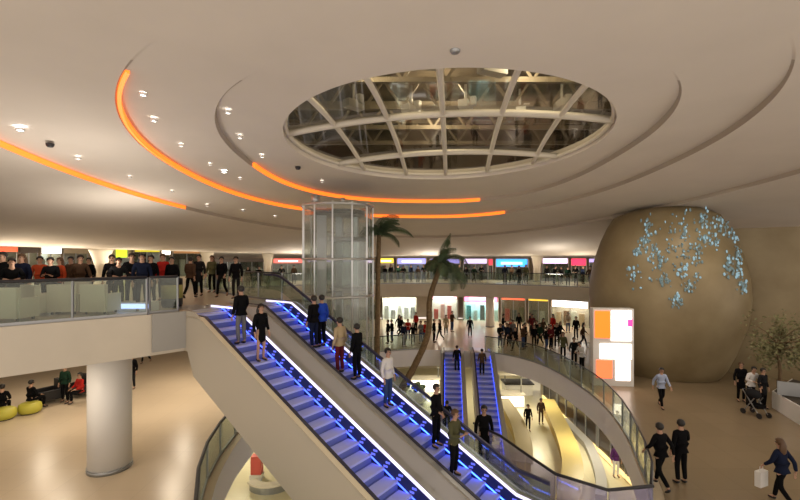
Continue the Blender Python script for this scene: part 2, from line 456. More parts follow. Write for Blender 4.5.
# ------------------------------------------------------------------ columns
def column(px, d, z0, z1, r, label, flare=None):
    x = X(px, d); t = thing('column', label, 'column', (x, d, z0))
    h = z1 - z0
    a = MB()
    if flare: a.lathe([(r * .62, 0), (r * .62, h * .55), (r * .8, h * .75), (r, h * .9), (r * 1.15, h)], n=32)
    else: a.lathe([(r, .12), (r, h)], n=40)
    a.build('shaft', M_WHITE if not flare else M_CREAM, t)
    a = MB(); a.lathe([(r * 1.04 if not flare else r * .68, 0), (r * 1.04 if not flare else r * .68, .12)], n=40); a.build('base', M_GREY, t)
    return t
column(110, 13.3, 0, L2 - 1.2, .585, 'thick white round column under the left balcony')
def ucol(px, R, z, r, lb):
    p = arcpt(px, R); column(px, p.y, z, EYE + H(p.x, p.y) + .02, r, lb, 1)
ucol(101, 25.5, L2, .70, 'flared cream column standing behind people on left balcony')
ucol(207, 26.5, L2, .55, 'cream column behind the top of the escalators')
ucol(268, 26.5, LF, .5, 'slim cream column left of the glass lift')
ucol(537, 26.5, LF, .55, 'cream column right of the blue shop sign')
column(490, 40.5, 0, LF - 1.15, .4, 'white column in the crowd on far middle floor')

# ------------------------------------------------------------------ escalators
M_STEP = mat('blue_glow_step', (.50, .55, .95), .5, .05)  # steps tinted blue, the LED glow is put into their colour
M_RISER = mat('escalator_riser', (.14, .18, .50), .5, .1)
M_SKIRT = mat('blue_skirt_panel', (.03, .04, .16), .35, .2)
M_TRUSSC = mat('escalator_cladding', (.52, .48, .40), .5, .15)
M_DECK = mat('escalator_deck', (.42, .42, .42), .35, .6)
M_BLUE = mat('blue_led', (.1, .2, .9), .5, 0, (.05, .11, 1.0), 3.2)
M_BLUE2 = mat('strong_blue_led', (.1, .2, .9), .5, 0, (.04, .13, 1.0), 5.5)
M_BLUED = mat('blue_led_dot', (.1, .2, .9), .5, 0, (.16, .16, .9), .55)
M_WLED = mat('white_led', (.9, .9, 1), .5, 0, (.72, .70, 1.0), .95)
M_CURBE = mat('cream_edge_trim', (.75, .68, .52), .5, 0, None, 0)
M_HAND = mat('handrail_rubber', (.03, .03, .06), .4)
def escalator(label, top, u, z_top, rise, W, sl, group, depth=1.95, curb=.45, glass_sides=(False, False), led_sides=(True, True), hand=True, curbl=None, thick_l=.2, steps_n=None, toplen=1.6, cladL=None):
    """top = Vector2 of the left (seen going down) edge of the incline start; u = horizontal way down; width W"""
    nrm = Vector((-u.y, u.x))
    th = math.atan2(u.y, u.x)
    root = thing('escalator', label, 'escalator', (top.x, top.y, z_top), th, group)
    run = rise / sl
    # local frame: x = way down, y = to the far side, z up
    step = .4; n = int(run / step)
    e0 = .26; e1 = W - .26
    for k in range(n):
        x0 = k * step; z = -sl * x0 - sl * step * .5
        a = MB()
        a.box((x0 + step * .5, (e0 + e1) / 2, z - .03), (step, e1 - e0, .06), m=M_STEP)
        a.box((x0 + step - .02, (e0 + e1) / 2, z - .12), (.03, e1 - e0, .2), m=M_RISER)
        a.box((x0 + .02, (e0 + e1) / 2, z + .003), (.03, e1 - e0, .006), m=M_RISER)
        a.build('step', None, root)
    a = MB(); a.box((-toplen / 2, W / 2, -.02), (toplen, e1 - e0, .06)); a.build('top_plate', M_STEEL, root)
    # balustrade curbs
    def prof(off, w, z0, z1, name, m, x0=-.9, x1=None):
        x1 = run + .6 if x1 is None else x1
        a = MB(); k = a.mi(m)
        xs = [x0] + [q for q in (-.35, -.1, .15, .5, .75, .85, .95, run - .2, x1) if q > x0]
        def zl(x):
            if x < -.35: return 0
            if x < .5:
                t = (x + .35) / .85; return -sl * .5 * t * t
            return -sl * x if x < run else -sl * run
        rows = []
        for x in xs:
            zz = zl(x)
            zt = zz + z1; zb = zz + z0
            if z1 > .2 and z1 < curb + .2:
                lim = .03 + z1 - curb; d_ = zt - lim
                if d_ > 0: zt = lim; zb = min(zb, lim - min(.05, z1 - z0))
            if z0 < -1 and x < .2: zb = max(zb, -1.2); zt = max(zt, zb + .02)
            rows.append([a.bm.verts.new(v) for v in ((x, off, zb), (x, off + w, zb), (x, off + w, zt), (x, off, zt))])
        for i in range(len(rows) - 1):
            for q in range(4): a.bm.faces.new([rows[i][q], rows[i][(q + 1) % 4], rows[i + 1][(q + 1) % 4], rows[i + 1][q]])
        for R in (rows[0], rows[-1]): a.bm.faces.new(R)
        return a.build(name, m, root)
    CR = curb; curb = CR if curbl is None else curbl
    prof(0.0, .05, -depth + curb, curb, 'side_cladding', M_TRUSSC, x0=-.12)
    curb_l = curb; curb = CR
    prof(W - .05, .05, -depth + curb, curb, 'side_cladding', M_TRUSSC, x0=-.12)
    prof(.05, W - .1, -depth + curb + .02, -depth + curb + .08, 'soffit', M_TRUSSC, x0=.3)
    prof(.05, .20, -.3, curb_l - .03, 'skirt_panel', M_SKIRT)
    prof(W - .25, .20, -.3, curb - .03, 'skirt_panel', M_SKIRT)
    prof(.0, .15, curb_l - .03, curb_l + .01, 'deck_trim', M_CURBE if led_sides[0] is None else M_DECK)
    prof(W - .26, .26, curb - .03, curb + .01, 'deck_trim', M_DECK)
    if hand:
        prof(.15, .09, curb_l - .02, curb_l + .03, 'handrail', M_HAND)
    if led_sides[0]: prof(.235, .02, curb - .12, curb - .01, 'light_strip', M_WLED, x0=-.6)
    if led_sides[1]: prof(W - .285, .05, curb - .03, curb + .026, 'light_strip', M_WLED, x0=-.6)
    mbl = M_BLUE2 if glass_sides[1] else M_BLUE
    prof(.252, .012, .02, .055, 'skirt_light', mbl, x0=.9)
    prof(W - .264, .012, .02, .055, 'skirt_light', mbl, x0=-.4)
    # rows of blue lamps set in the skirt panel
    a = MB(); x = .3
    while x < run:
        for hgt in (.15, .28):
            a.box((x + hgt * .5, W - .256, -sl * (x + hgt * .5) + hgt), (.12, .014, .05))
        x += .38
    a.build('skirt_lamp', M_BLUED, root)
    if glass_sides[1]:
        prof(W - .14, .015, curb, curb + .52, 'glass_panel', M_GLASSD)
        prof(W - .17, .07, curb + .52, curb + .60, 'handrail', M_HAND)
    return root
EA = escalator('nearest blue lit escalator with cream side, left of the pair', TA, U, L2, 4.8, 1.5, slope, 'pair of main escalators', led_sides=(None, True), curbl=.29)
TB = TA + N_ * 2.12
EB = escalator('blue lit escalator behind the nearest one, carrying most riders', TB, U, L2, 4.8, 1.62, slope, 'pair of main escalators', glass_sides=(False, True), led_sides=(False, True))
# grey infill between the pair
a = MB(); run = 4.8 / slope
for (x0, z0, x1, z1) in ((-.9, -.02, .8, -.02), (.8, -.02, run, .4 - 4.8)):
    p0 = TA + N_ * 1.5 + U * x0; p1 = TA + N_ * 2.12 + U * x0; q0 = TA + N_ * 1.5 + U * x1; q1 = TA + N_ * 2.12 + U * x1
    a.face([(p0.x, p0.y, L2 + z0), (q0.x, q0.y, L2 + z1), (q1.x, q1.y, L2 + z1), (p1.x, p1.y, L2 + z0)])
    a.face([(p0.x, p0.y, L2 + z0 - .3), (q0.x, q0.y, L2 + z1 - .3), (q0.x, q0.y, L2 + z1), (p0.x, p0.y, L2 + z0)])
    a.face([(p1.x, p1.y, L2 + z0 - .3), (q1.x, q1.y, L2 + z1 - .3), (q1.x, q1.y, L2 + z1), (p1.x, p1.y, L2 + z0)])
tag(a.build('escalator_infill', mat('infill_grey', (.42, .42, .44), .5, .0)), 'grey metal infill strip between the two main escalators', 'cover panel')
# distant pair going down to the lower floor
U2 = Vector((-.105, -.9945)).normalized()
for px, lb in ((441, 'left of two narrow far escalators going down, in blue light'), (470.5, 'right of two narrow far escalators going down, in blue light')):
    tp = Vector((X(px, 30.1), 30.1))
    escalator(lb, tp, U2, 0.0, 4.8, 1.55, slope, 'far escalators to the lower floor', depth=1.5, curb=.5, toplen=1.0, led_sides=(False, False))

# ------------------------------------------------------------------ glass railings
def resample(path, sp):
    path = [Vector(p) for p in path]; out = [path[0]]; acc = 0
    total = sum((path[i + 1] - path[i]).length for i in range(len(path) - 1))
    n = max(1, round(total / sp)); st = total / n; target = st
    for i in range(len(path) - 1):
        a, b = path[i], path[i + 1]; L = (b - a).length
        while target <= acc + L + 1e-6 and len(out) < n:
            out.append(a + (b - a) * ((target - acc) / L)); target += st
        acc += L
    out.append(path[-1]); return out
def railing(label, path, z, h=1.08, sp=1.5, glass=M_GLASSD, hr=.03, post=True, hm=M_DARK):
    t = thing('glass_railing', label, 'railing', (path[0][0], path[0][1], z)); o = Vector((path[0][0], path[0][1]))
    pts = [p - o for p in resample([(p[0], p[1]) for p in path], sp)]
    for i in range(len(pts) - 1):
        a = MB(); p, q = pts[i], pts[i + 1]; d = (q - p).normalized() * .02
        a.bar((p.x + d.x, p.y + d.y, h / 2 + .03), (q.x - d.x, q.y - d.y, h / 2 + .03), .02, h - .1); a.build('glass_panel', glass, t)
    if post:
        for p in pts:
            a = MB(); a.box((p.x, p.y, h / 2), (.05, .05, h)); a.build('post', M_GREY, t)
    a = MB(); a.tube([(p.x, p.y, h) for p in pts], hr, 8); a.build('handrail', hm, t)
    a = MB()
    for i in range(len(pts) - 1): a.bar((pts[i].x, pts[i].y, .04), (pts[i + 1].x, pts[i + 1].y, .04), .06, .08)
    a.build('base_shoe', M_GREY, t)
    return t
railing('long glass railing with dark rail along the left balcony', [(-13.3, 6.2), (-9.6, 10.38), (-7.4, 12.62)], L2, sp=1.6, hr=.045)
railing('short glass railing beside the escalator head at upper left', [(-7.36, 12.7), (-6.85, 13.3)], L2, sp=1, hr=.04)
railing('glass railing behind the escalator landing on the upper floor', [(R0.x - .05, R0.y + .12), (R0.x - U.x * 1.6, R0.y - U.y * 1.6 + .15), (-9.1, 21.0), (-15.1, 30.9)], L2, sp=1.5)
railing('long curved glass railing along the far upper floor edge', [(FC[0] + 20.12 * math.cos(t), FC[1] + 20.12 * math.sin(t)) for t in [2.53 + (0.64 - 2.53) * k / 40 for k in range(41)]], LF, sp=1.5)
def off_path(pts, o):
    out = []
    for i, p in enumerate(pts):
        a = Vector(pts[max(0, i - 1)]); b = Vector(pts[min(len(pts) - 1, i + 1)]); d = (b - a).normalized()
        out.append((p[0] + d.y * o, p[1] - d.x * o))
    return out
right_edge = catmull(VOID[10:20], 5, False)
railing('curved glass railing along the right side of floor opening', off_path(right_edge, .07), 0, sp=1.3)
near_edge = catmull([(2.5, 14.15)] + VOID[5:11], 5, False)
railing('curved glass railing with dark rail beside the blue escalators at bottom', off_path(near_edge, .14), 0, sp=1.2, glass=M_GLASSL, post=False, hr=.04)
far_edge = catmull(VOID[19:24], 5, False)
railing('glass railing behind the palms on the far middle floor', off_path([p for p in far_edge if p[0] < 2.2], .14), 0, sp=1.5)
left_edge = catmull(VOID[23:28] + [VOID[0]], 5, False)
railing('curved glass railing below the escalator at lower left', [(p[0] - .3, p[1]) for p in left_edge], 0, sp=1.6, hr=.05)

# ------------------------------------------------------------------ glass lift tower
lift = thing('glass_lift', 'tall cylindrical glass lift tower behind the escalators', 'lift', (X(338, 20), 20, L0))
LH = EYE + 2.45 - L0; LR = 1.62
for k in range(12):
    a0 = 2 * PI * k / 12; a1 = 2 * PI * (k + 1) / 12
    a = MB(); a.face([(LR * math.cos(a0), LR * math.sin(a0), 0), (LR * math.cos(a1), LR * math.sin(a1), 0), (LR * math.cos(a1), LR * math.sin(a1), LH), (LR * math.cos(a0), LR * math.sin(a0), LH)])
    a.build('glass_panel', M_SHAFT, lift)
    a = MB(); a.bar((LR * math.cos(a0), LR * math.sin(a0), 0), (LR * math.cos(a0), LR * math.sin(a0), LH), .06, .06); a.build('mullion', M_STEEL, lift)
for z in (.1, 4.7, 9.55, 11.2, LH - .1):
    a = MB(); a.tube([(LR * math.cos(2 * PI * k / 36), LR * math.sin(2 * PI * k / 36), z) for k in range(37)], .06, 6, cap=False); a.build('ring_beam', M_STEEL, lift)
for sx, w, gm in ((-.72, .42, mat('pale_lift_mast', (.62, .62, .70), .5)), (-.05, .30, M_GREY), (.75, .2, M_STEEL)):
    a = MB(); a.box((sx, -.2 if sx < -.5 else .7, LH / 2), (w, .22, LH - .2)); a.build('guide_rail', gm, lift)
a = MB(); a.lathe([(1.25, 0), (1.25, .2)], c=(0, 0, LH - .5), n=24); a.build('machine_deck', M_DARK, lift)
a = MB(); a.lathe([(.2, 0), (.2, .35), (.05, .4)], c=(-.95, -.5, LH), n=12); a.lathe([(.1, 0), (.1, .25)], c=(.3, -.6, LH), n=12); a.build('roof_lamp', M_STEEL, lift)
car = MB(); car.lathe([(.85, 0), (.85, .15)], c=(.45, .15, 9.75), n=24); car.lathe([(.85, 0), (.85, .2)], c=(.45, .15, 12.0), n=24); cb = car.build('car', M_GREY, lift)
car = MB(); car.lathe([(.82, 9.9), (.82, 12.0)], c=(.45, .15, 0), n=16, cap=False); car.build('car_wall', M_SHAFT, cb)

# ------------------------------------------------------------------ egg shaped pod
EGX, EGY = X(664, 25.0), 25.0
pod = thing('egg_pod', 'big egg shaped gold brown pod sparkling with pale blue glints', 'pavilion', (EGX, EGY, 0.0))
a = MB(); n = 64
prof = [(2.7, .02), (3.0, .5), (3.3, 1.2), (3.57, 2.0), (3.8, 2.8), (3.93, 3.5), (3.98, 4.2), (3.95, 5.0), (3.83, 5.8), (3.62, 6.6), (3.35, 7.4), (3.0, 8.2), (2.65, 8.8), (2.2, 9.4)]
def podr(z):
    for (r0, z0), (r1, z1) in zip(prof[1:], prof[2:]):
        if z0 <= z <= z1: return r0 + (r1 - r0) * (z - z0) / (z1 - z0)
    return prof[-1][0]
rings = []
for r, z in prof:
    R = []
    for j in range(n):
        t = 2 * PI * j / n; x = r * math.cos(t); y = r * math.sin(t)
        zz = min(z, EYE + H(EGX + x, EGY + y) - .03)
        R.append(a.bm.verts.new((x, y, zz)))
    rings.append(R)
for i in range(len(rings) - 1):
    for j in range(n):
        f = a.bm.faces.new([rings[i][j], rings[i][(j + 1) % n], rings[i + 1][(j + 1) % n], rings[i + 1][j]]); f.smooth = True
a.bm.faces.new(rings[-1])
a.build('shell', M_GOLD, pod)
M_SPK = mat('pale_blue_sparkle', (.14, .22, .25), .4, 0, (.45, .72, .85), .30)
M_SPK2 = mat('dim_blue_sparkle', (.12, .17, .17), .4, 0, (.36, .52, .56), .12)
# glowing flakes in tree-like clusters, standing for reflections on the glossy shell
def pod_at(px, py):
    best = None
    k = (px - 400) / F; zz = (258 - py) / F; d = 15.0
    while d < 29:
        z = EYE + zz * d; x = k * d - EGX; y = d - EGY
        if 3 < z < 9.3 and math.hypot(x, y) <= podr(z) + .04: return Vector((x, y, z))
        d += .02
    return None
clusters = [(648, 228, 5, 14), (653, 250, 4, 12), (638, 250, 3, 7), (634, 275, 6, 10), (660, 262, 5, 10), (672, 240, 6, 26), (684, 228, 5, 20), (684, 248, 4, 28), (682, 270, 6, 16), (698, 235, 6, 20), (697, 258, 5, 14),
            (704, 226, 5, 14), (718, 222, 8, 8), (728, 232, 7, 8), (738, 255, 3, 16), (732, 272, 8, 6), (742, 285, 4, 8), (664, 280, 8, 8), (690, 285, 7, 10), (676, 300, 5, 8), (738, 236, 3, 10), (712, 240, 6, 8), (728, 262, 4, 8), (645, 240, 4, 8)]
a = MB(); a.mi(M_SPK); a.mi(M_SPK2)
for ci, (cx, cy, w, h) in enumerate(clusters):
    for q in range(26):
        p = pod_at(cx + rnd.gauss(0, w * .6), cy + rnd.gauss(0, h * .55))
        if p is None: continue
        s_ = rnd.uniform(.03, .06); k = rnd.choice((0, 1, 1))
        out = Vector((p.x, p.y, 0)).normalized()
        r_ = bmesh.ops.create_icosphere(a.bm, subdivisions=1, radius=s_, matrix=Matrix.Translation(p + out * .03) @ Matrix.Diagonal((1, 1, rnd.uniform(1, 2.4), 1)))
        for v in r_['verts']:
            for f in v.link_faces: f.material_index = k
a.build('glint_flakes', None, pod)['kind'] = 'stuff'

# ------------------------------------------------------------------ shops
def shop(label, pxa, pxb, R, z, h, sign, interior, sign_s=1.5, in_s=1.0, sign_h=.5, sign2=None, stock=None, cover=1.0, sign_cover=1.0, dark=False):
    pa = arcpt(pxa, R); pb = arcpt(pxb, R); d = pb - pa; W = d.length; ang = math.atan2(d.y, d.x)
    t = thing('shopfront', label, 'shop', (pa.x, pa.y, z), ang)
    D = 1.5
    m_in = mat('shop_interior_%d' % len(MATS), interior, .7)
    a = MB(); a.box((W / 2, D, h / 2), (W, .06, h)); a.build('back_wall', m_in, t)
    for sx in (.03, W - .03):
        a = MB(); a.box((sx, D / 2, h / 2), (.1, D, h)); a.build('side_wall', M_BROWNW, t)
    a = MB(); a.box((W / 2, D / 2, h - .03), (W, D, .06)); a.build('soffit', m_in, t)
    if in_s > 0:
        a = MB(); a.box((W / 2, D * .5, h - .10), (W * .8, D * .55, .06)); a.build('light_panel', emis('panel_%d' % len(MATS), tuple(.35 + .65 * c for c in interior), in_s), t)
    a = MB(); a.box((W / 2, -.05, h - sign_h / 2), (W * .98, .12, sign_h))
    fas = a.build('fascia', mat('fascia_dark', (.10, .08, .07), .5) if dark else M_BROWNW, t)
    if sign:
        sw = W * .9 * sign_cover
        a = MB(); a.box((W / 2, -.14, h - sign_h / 2), (sw, .08, sign_h * .84)); sg = a.build('sign', emis('sign_%d' % len(MATS), sign, sign_s), fas)
        if sign2:
            a = MB(); a.box((W / 2, -.19, h - sign_h * .55), (sw * .7, .03, sign_h * .3)); a.build('sign_band', emis('sign_%d' % len(MATS), sign2, sign_s * 1.1), fas)
    nm = max(2, int(W / 1.2))
    for k in range(nm + 1):
        a = MB(); a.box((.05 + (W - .1) * k / nm, 0, (h - sign_h) / 2), (.05, .06, h - sign_h)); a.build('mullion', M_GREY, t)
    for k in range(nm):
        a = MB(); a.box((.05 + (W - .1) * (k + .5) / nm, 0, (h - sign_h) / 2), ((W - .1) / nm - .06, .015, h - sign_h - .02)); a.build('window_pane', M_GLASS, t)
    for k in range(int(W / .7)):
        c = (stock or [(.15, .12, .10), (.5, .45, .4), (.25, .2, .18)])[k % len(stock or [0, 0, 0])]
        a = MB(); x = .5 + k * .7; hh = rnd.uniform(.9, 1.6)
        if x > W - .3: break
        a.box((x, D * .6, hh / 2), (.45, .3, hh)); a.box((x, D * .6 - .18, hh * .4), (.4, .04, .05)); a.box((x, D * .6 - .18, hh * .75), (.4, .04, .05))
        a.build('display_stand', mat('stock_%.2f_%.2f_%.2f' % c, c, .6), t)
    return t
DK = (.10, .07, .05); BE = (.55, .42, .28); WH = (.9, .88, .85)
shop('dim upper shop with a red sign at far left edge', -12, 17, 29.0, L2, 2.4, (1, .12, .05), DK, 1.0, .4, .35)
shop('dark upper shop left of the bright white shop window', 19, 38, 29.0, L2, 2.4, None, DK, 0, .25, .4, dark=True)
shop('upper shop with a bright white window on left balcony', 40, 61, 29.0, L2, 2.45, (.85, .92, 1), WH, 2.2, 5, .5)
shop('brown upper shop just left of the flared column', 63, 88, 29.0, L2, 2.4, None, (.3, .2, .12), 0, .8, .4)
shop('upper shop with a lime green lit sign', 110, 131, 29.0, L2, 2.5, (.55, .9, .02), (.4, .4, .05), 1.5, 1.0, .85, sign_cover=.55)
shop('dark upper shop with a thin yellow sign', 133, 160, 29.0, L2, 2.5, (.6, .55, .03), DK, .7, .3, .35)
shop('narrow bright upper shop beside the yellow signed shop', 161, 170, 29.0, L2, 2.5, (1, .95, .85), BE, 1.8, 2.5, .6)
shop('dark upper shop with brown sign above escalator head', 172, 201, 29.0, L2, 2.4, (.5, .25, .1), DK, .35, .3, .35)
shop('wide dark upper shop with black windows left of the lift', 214, 264, 29.0, LF, 2.35, None, (.05, .04, .03), 0, .2, .35, dark=True)
shop('upper shop with a red and white sign left of the lift', 272, 303, 29.0, LF, 2.35, (1, .12, .10), (.4, .3, .25), 1.3, .6, .5, sign2=(1, .9, .85))
shop('upper shop seen through the glass lift', 305, 375, 29.0, LF, 2.35, (.5, .35, .6), BE, .6, .6, .4)
shop('upper shop with yellow and orange lit sign behind left palm', 378, 394, 29.0, LF, 2.4, (1, .65, .05), (.7, .5, .4), 1.3, 2.0, .6, sign2=(1, .95, .8))
shop('upper shop with a violet blue lit front left of right palm', 396, 427, 29.0, LF, 2.4, (.30, .30, .85), (.3, .32, .6), 1.1, 1.6, .7, sign2=(.75, .75, 1))
shop('upper shop with dark violet sign behind the right palm', 429, 461, 29.0, LF, 2.35, (.22, .2, .5), (.2, .2, .35), .8, .9, .6)
shop('upper shop with a pale lavender sign', 463, 488, 29.0, LF, 2.35, (.62, .50, .85), (.3, .2, .25), 1.0, .8, .6)
shop('narrow dark red upper shop beside the blue sign', 488.5, 493, 29.0, LF, 2.35, (.6, .05, .08), (.3, .05, .05), .8, .3, .8)
shop('upper shop with a large bright blue lit sign', 495, 529, 29.0, LF, 2.35, (.04, .30, 1.0), DK, 1.5, .5, .95, sign2=(.35, .6, 1))
shop('upper shop with a white and lilac lit sign', 542, 569, 29.0, LF, 2.4, (.80, .60, .95), DK, 1.5, .4, .6, sign2=(1, .95, 1))
shop('upper shop with a crimson lit sign near the pod', 571, 587, 29.0, LF, 2.4, (.85, .03, .10), DK, 1.0, .35, .8)
shop('small upper shop with violet light beside the pod', 589, 603, 29.0, LF, 2.35, (.45, .35, .8), (.4, .35, .6), .9, .8, .4)
# middle floor, far side
shop('dim middle floor shop behind the glass lift', 330, 380, 25.2, L1, 2.75, None, BE, 0, 1.2, .6)
shop('middle floor shop with a wide glowing white front', 382, 417, 25.2, L1, 2.75, None, WH, 0, 22, .45, stock=[(.5, .5, .52), (.3, .3, .33), (.7, .68, .66)])
shop('middle floor shop with a pink and white front behind the palm', 431, 458, 25.2, L1, 2.75, (1, .55, .6), WH, 1.6, 9, .6, sign2=(1, .95, .9), stock=[(.6, .1, .1), (.7, .4, .4)])
shop('middle floor shop with hot pink sign and pale cyan window', 463, 499, 25.2, L1, 2.75, (1, .25, .55), (.7, .9, .95), 1.8, 13, .8, sign2=(1, .8, .9), stock=[(.1, .35, .4), (.6, .7, .7), (.1, .1, .1)])
shop('middle floor shop with a red sign right of pink shop', 501, 526, 25.2, L1, 2.75, (1, .12, .05), (.4, .25, .15), 1.0, 1.4, .5, stock=[(.5, .05, .03), (.1, .1, .1), (.2, .15, .05)])
shop('middle floor shop with an amber sign', 528, 549, 25.2, L1, 2.75, (.8, .55, .05), (.4, .3, .2), .8, 1.4, .5)
shop('middle floor shop with white posters beside the pod', 551, 590, 25.2, L1, 2.75, (1, .97, .95), (.8, .7, .6), 2.2, 8, 1.0, sign2=(.85, .75, .7), stock=[(.7, .5, .35), (.3, .15, .08), (.9, .85, .8)])

# orange and white advertising front under the pod
kx0 = X(594, 21.8)
kio = thing('advertising_stand', 'glowing orange and white advertising stand under the pod', 'advertising stand', (kx0, 21.8, 0.0), -.12)
a = MB(); a.box((.95, .3, 1.95), (1.95, .5, 3.9)); a.build('body', M_WHITE, kio)
for (x, z, w, h, c, s, nm) in ((.42, 3.1, .72, 1.35, (1.0, .13, .01), 1.6, 'orange_panel'), (1.32, 3.05, .95, 1.5, (1, .88, .84), 2.4, 'white_panel'), (1.72, 3.2, .22, .35, (.75, .05, .30), 1.0, 'magenta_panel'),
                               (1.05, 1.75, 1.5, .75, (1, .88, .75), 2.4, 'white_panel'), (.50, .85, .75, .9, (1.0, .15, .05), 1.2, 'orange_panel'), (1.4, .8, .7, 1.0, (1, .80, .68), 1.6, 'pink_panel')):
    a = MB(); a.box((x, .04 if nm != 'magenta_panel' else .0, z), (w, .06, h)); a.build(nm, emis('ad_%d' % len(MATS), c, s), kio)

# lower floor shops under the right edge
for k in range(6):
    y0 = 15.5 + 3.2 * k
    t = thing('shopfront', 'dark lower floor shop window under the right edge, %s' % ['nearest', 'second nearest', 'third nearest', 'third farthest', 'second farthest', 'farthest'][k], 'shop', (11.5, y0, L0), 0, 'lower floor shop windows')
    a = MB(); a.box((0, 1.5, 1.75), (.1, 3.0, 3.3)); a.build('window_pane', mat('dark_window', (.04, .03, .028), .25, .1), t)
    for y in (0, 1.5, 3.0):
        a = MB(); a.box((-.06, y, 1.75), (.08, .09, 3.4)); a.build('mullion', M_GREY, t)
    a = MB(); a.box((-.08, 1.5, .2), (.12, 3.1, .2)); a.build('sill_light', emis('amber_sill', (1, .72, .3), .9), t)

# curved golden bench on the lower floor
gb = catmull([(10.9, 32), (10.2, 28), (9.5, 24.5), (8.6, 21.5), (7.2, 18.6)], 6, False)
def sweep(name, path, w, z0, z1, m, parent=None):
    l = off_path(path, w / 2); r = off_path(path, -w / 2)
    mb = MB(); mb.slab(l + r[::-1], None, z0, z1, m, m, m); return mb.build(name, None, parent)
bn = thing('curved_counter', 'curved yellow topped counter on the lower floor', 'counter')
sweep('base', gb, .8, L0, L0 + .75, mat('amber_wood', (.55, .40, .12), .5), bn); sweep('top', gb, 1.0, L0 + .75, L0 + .82, mat('yellow_top', (.55, .43, .15), .4), bn)
rp = [(min(11.15, p[0] + 1.4), p[1]) for p in gb][4:-3]
tag(sweep('ramp_kerb', rp, .5, L0, L0 + .35, mat('pale_stone', (.40, .39, .38), .5)), 'pale stone kerb curving behind the yellow topped counter', 'kerb')
gb2 = catmull([(7.6, 32), (7.5, 28), (7.0, 24.5), (6.3, 22)], 6, False)
bn = thing('curved_counter', 'brown curved counter beside the bright lower kiosk', 'counter')
sweep('base', gb2, .7, L0, L0 + .8, mat('amber_wood', (.55, .40, .12), .5), bn); sweep('top', gb2, .9, L0 + .8, L0 + .86, mat('brown_top', (.36, .29, .15), .5), bn)
def kiosk(label, x, y, w, d, h, mtop, mb_, lit=None):
    t = thing('kiosk', label, 'kiosk', (x, y, L0))
    a = MB(); a.box((0, 0, h / 2), (w, d, h)); a.build('counter', mb_, t)
    a = MB(); a.box((0, 0, h + .04), (w + .2, d + .2, .08)); a.build('counter_top', mtop, t)
    for sx in (-1, 1):
        a = MB(); a.box((sx * (w / 2 - .1), 0, h + .8), (.08, .08, 1.5)); a.build('post', M_GREY, t)
    a = MB(); a.box((0, 0, h + 1.6), (w, d, .14)); a.build('canopy', mtop, t)
    if lit:
        a = MB(); a.box((0, -d / 2 - .04, h * .55), (w * .9, .05, h * .8)); a.build('light_panel', emis('kiosk_%d' % len(MATS), lit, 2.2), t)
    return t
kiosk('pale lower kiosk with dark canopy seen past the far escalators', X(517, 36), 36, 2.2, 1.4, .9, M_DARK, M_WHITE)
kiosk('bright white lit lower kiosk right of the far escalators', X(510, 33), 33, 1.9, 1.2, .9, M_CREAM, M_WHITE, (1, .93, .75))
kiosk('brightly lit lower kiosk left of the far escalators', X(424, 36.5), 36.5, 2.6, 1.2, 1.1, M_CREAM, M_WHITE, (1, .95, .8))
pl = thing('round_planter', 'round white planter with dark shrub on the lower floor', 'planter', (X(417, 33.5), 33.5, L0))
a = MB(); a.lathe([(.45, 0), (.75, .3), (.8, .9), (.7, 1.0), (.6, .95), (.55, .8)], n=24); a.build('bowl', M_WHITE, pl)
a = MB()
for k in range(26): a.sphere((rnd.gauss(0, .22), rnd.gauss(0, .22), 1.1 + rnd.random() * .4), rnd.uniform(.1, .2), u=8, v=6)
a.build('shrub', mat('dark_shrub', (.03, .05, .02), .8), pl)
rs = thing('display_cabinet', 'small red display cabinet on the lower floor at bottom left', 'cabinet', (X(257, 22.0), 22.0, L0))
a = MB(); a.box((0, 0, .75), (.52, .4, .9)); a.build('body', mat('red_panel', (.62, .10, .08), .5), rs)
a = MB(); a.box((0, 0, .15), (.6, .5, .3)); a.build('base', M_WHITE, rs)
bs = thing('bench', 'pale curved bench beside the small red cabinet', 'bench', (X(272, 21.6), 21.6, L0))
a = MB(); bp = [(math.cos(t) * 1.0, math.sin(t) * 1.0) for t in [-.3 - 2.2 * k / 12 for k in range(13)]]
l = off_path(bp, .22); r = off_path(bp, -.22); a.slab(l + r[::-1], None, .36, .46, None, None, None); a.build('seat', M_CREAM, bs)
a = MB(); l = off_path(bp, .12); r = off_path(bp, -.12); a.slab(l + r[::-1], None, 0, .36, None, None, None); a.build('plinth', M_GREY, bs)

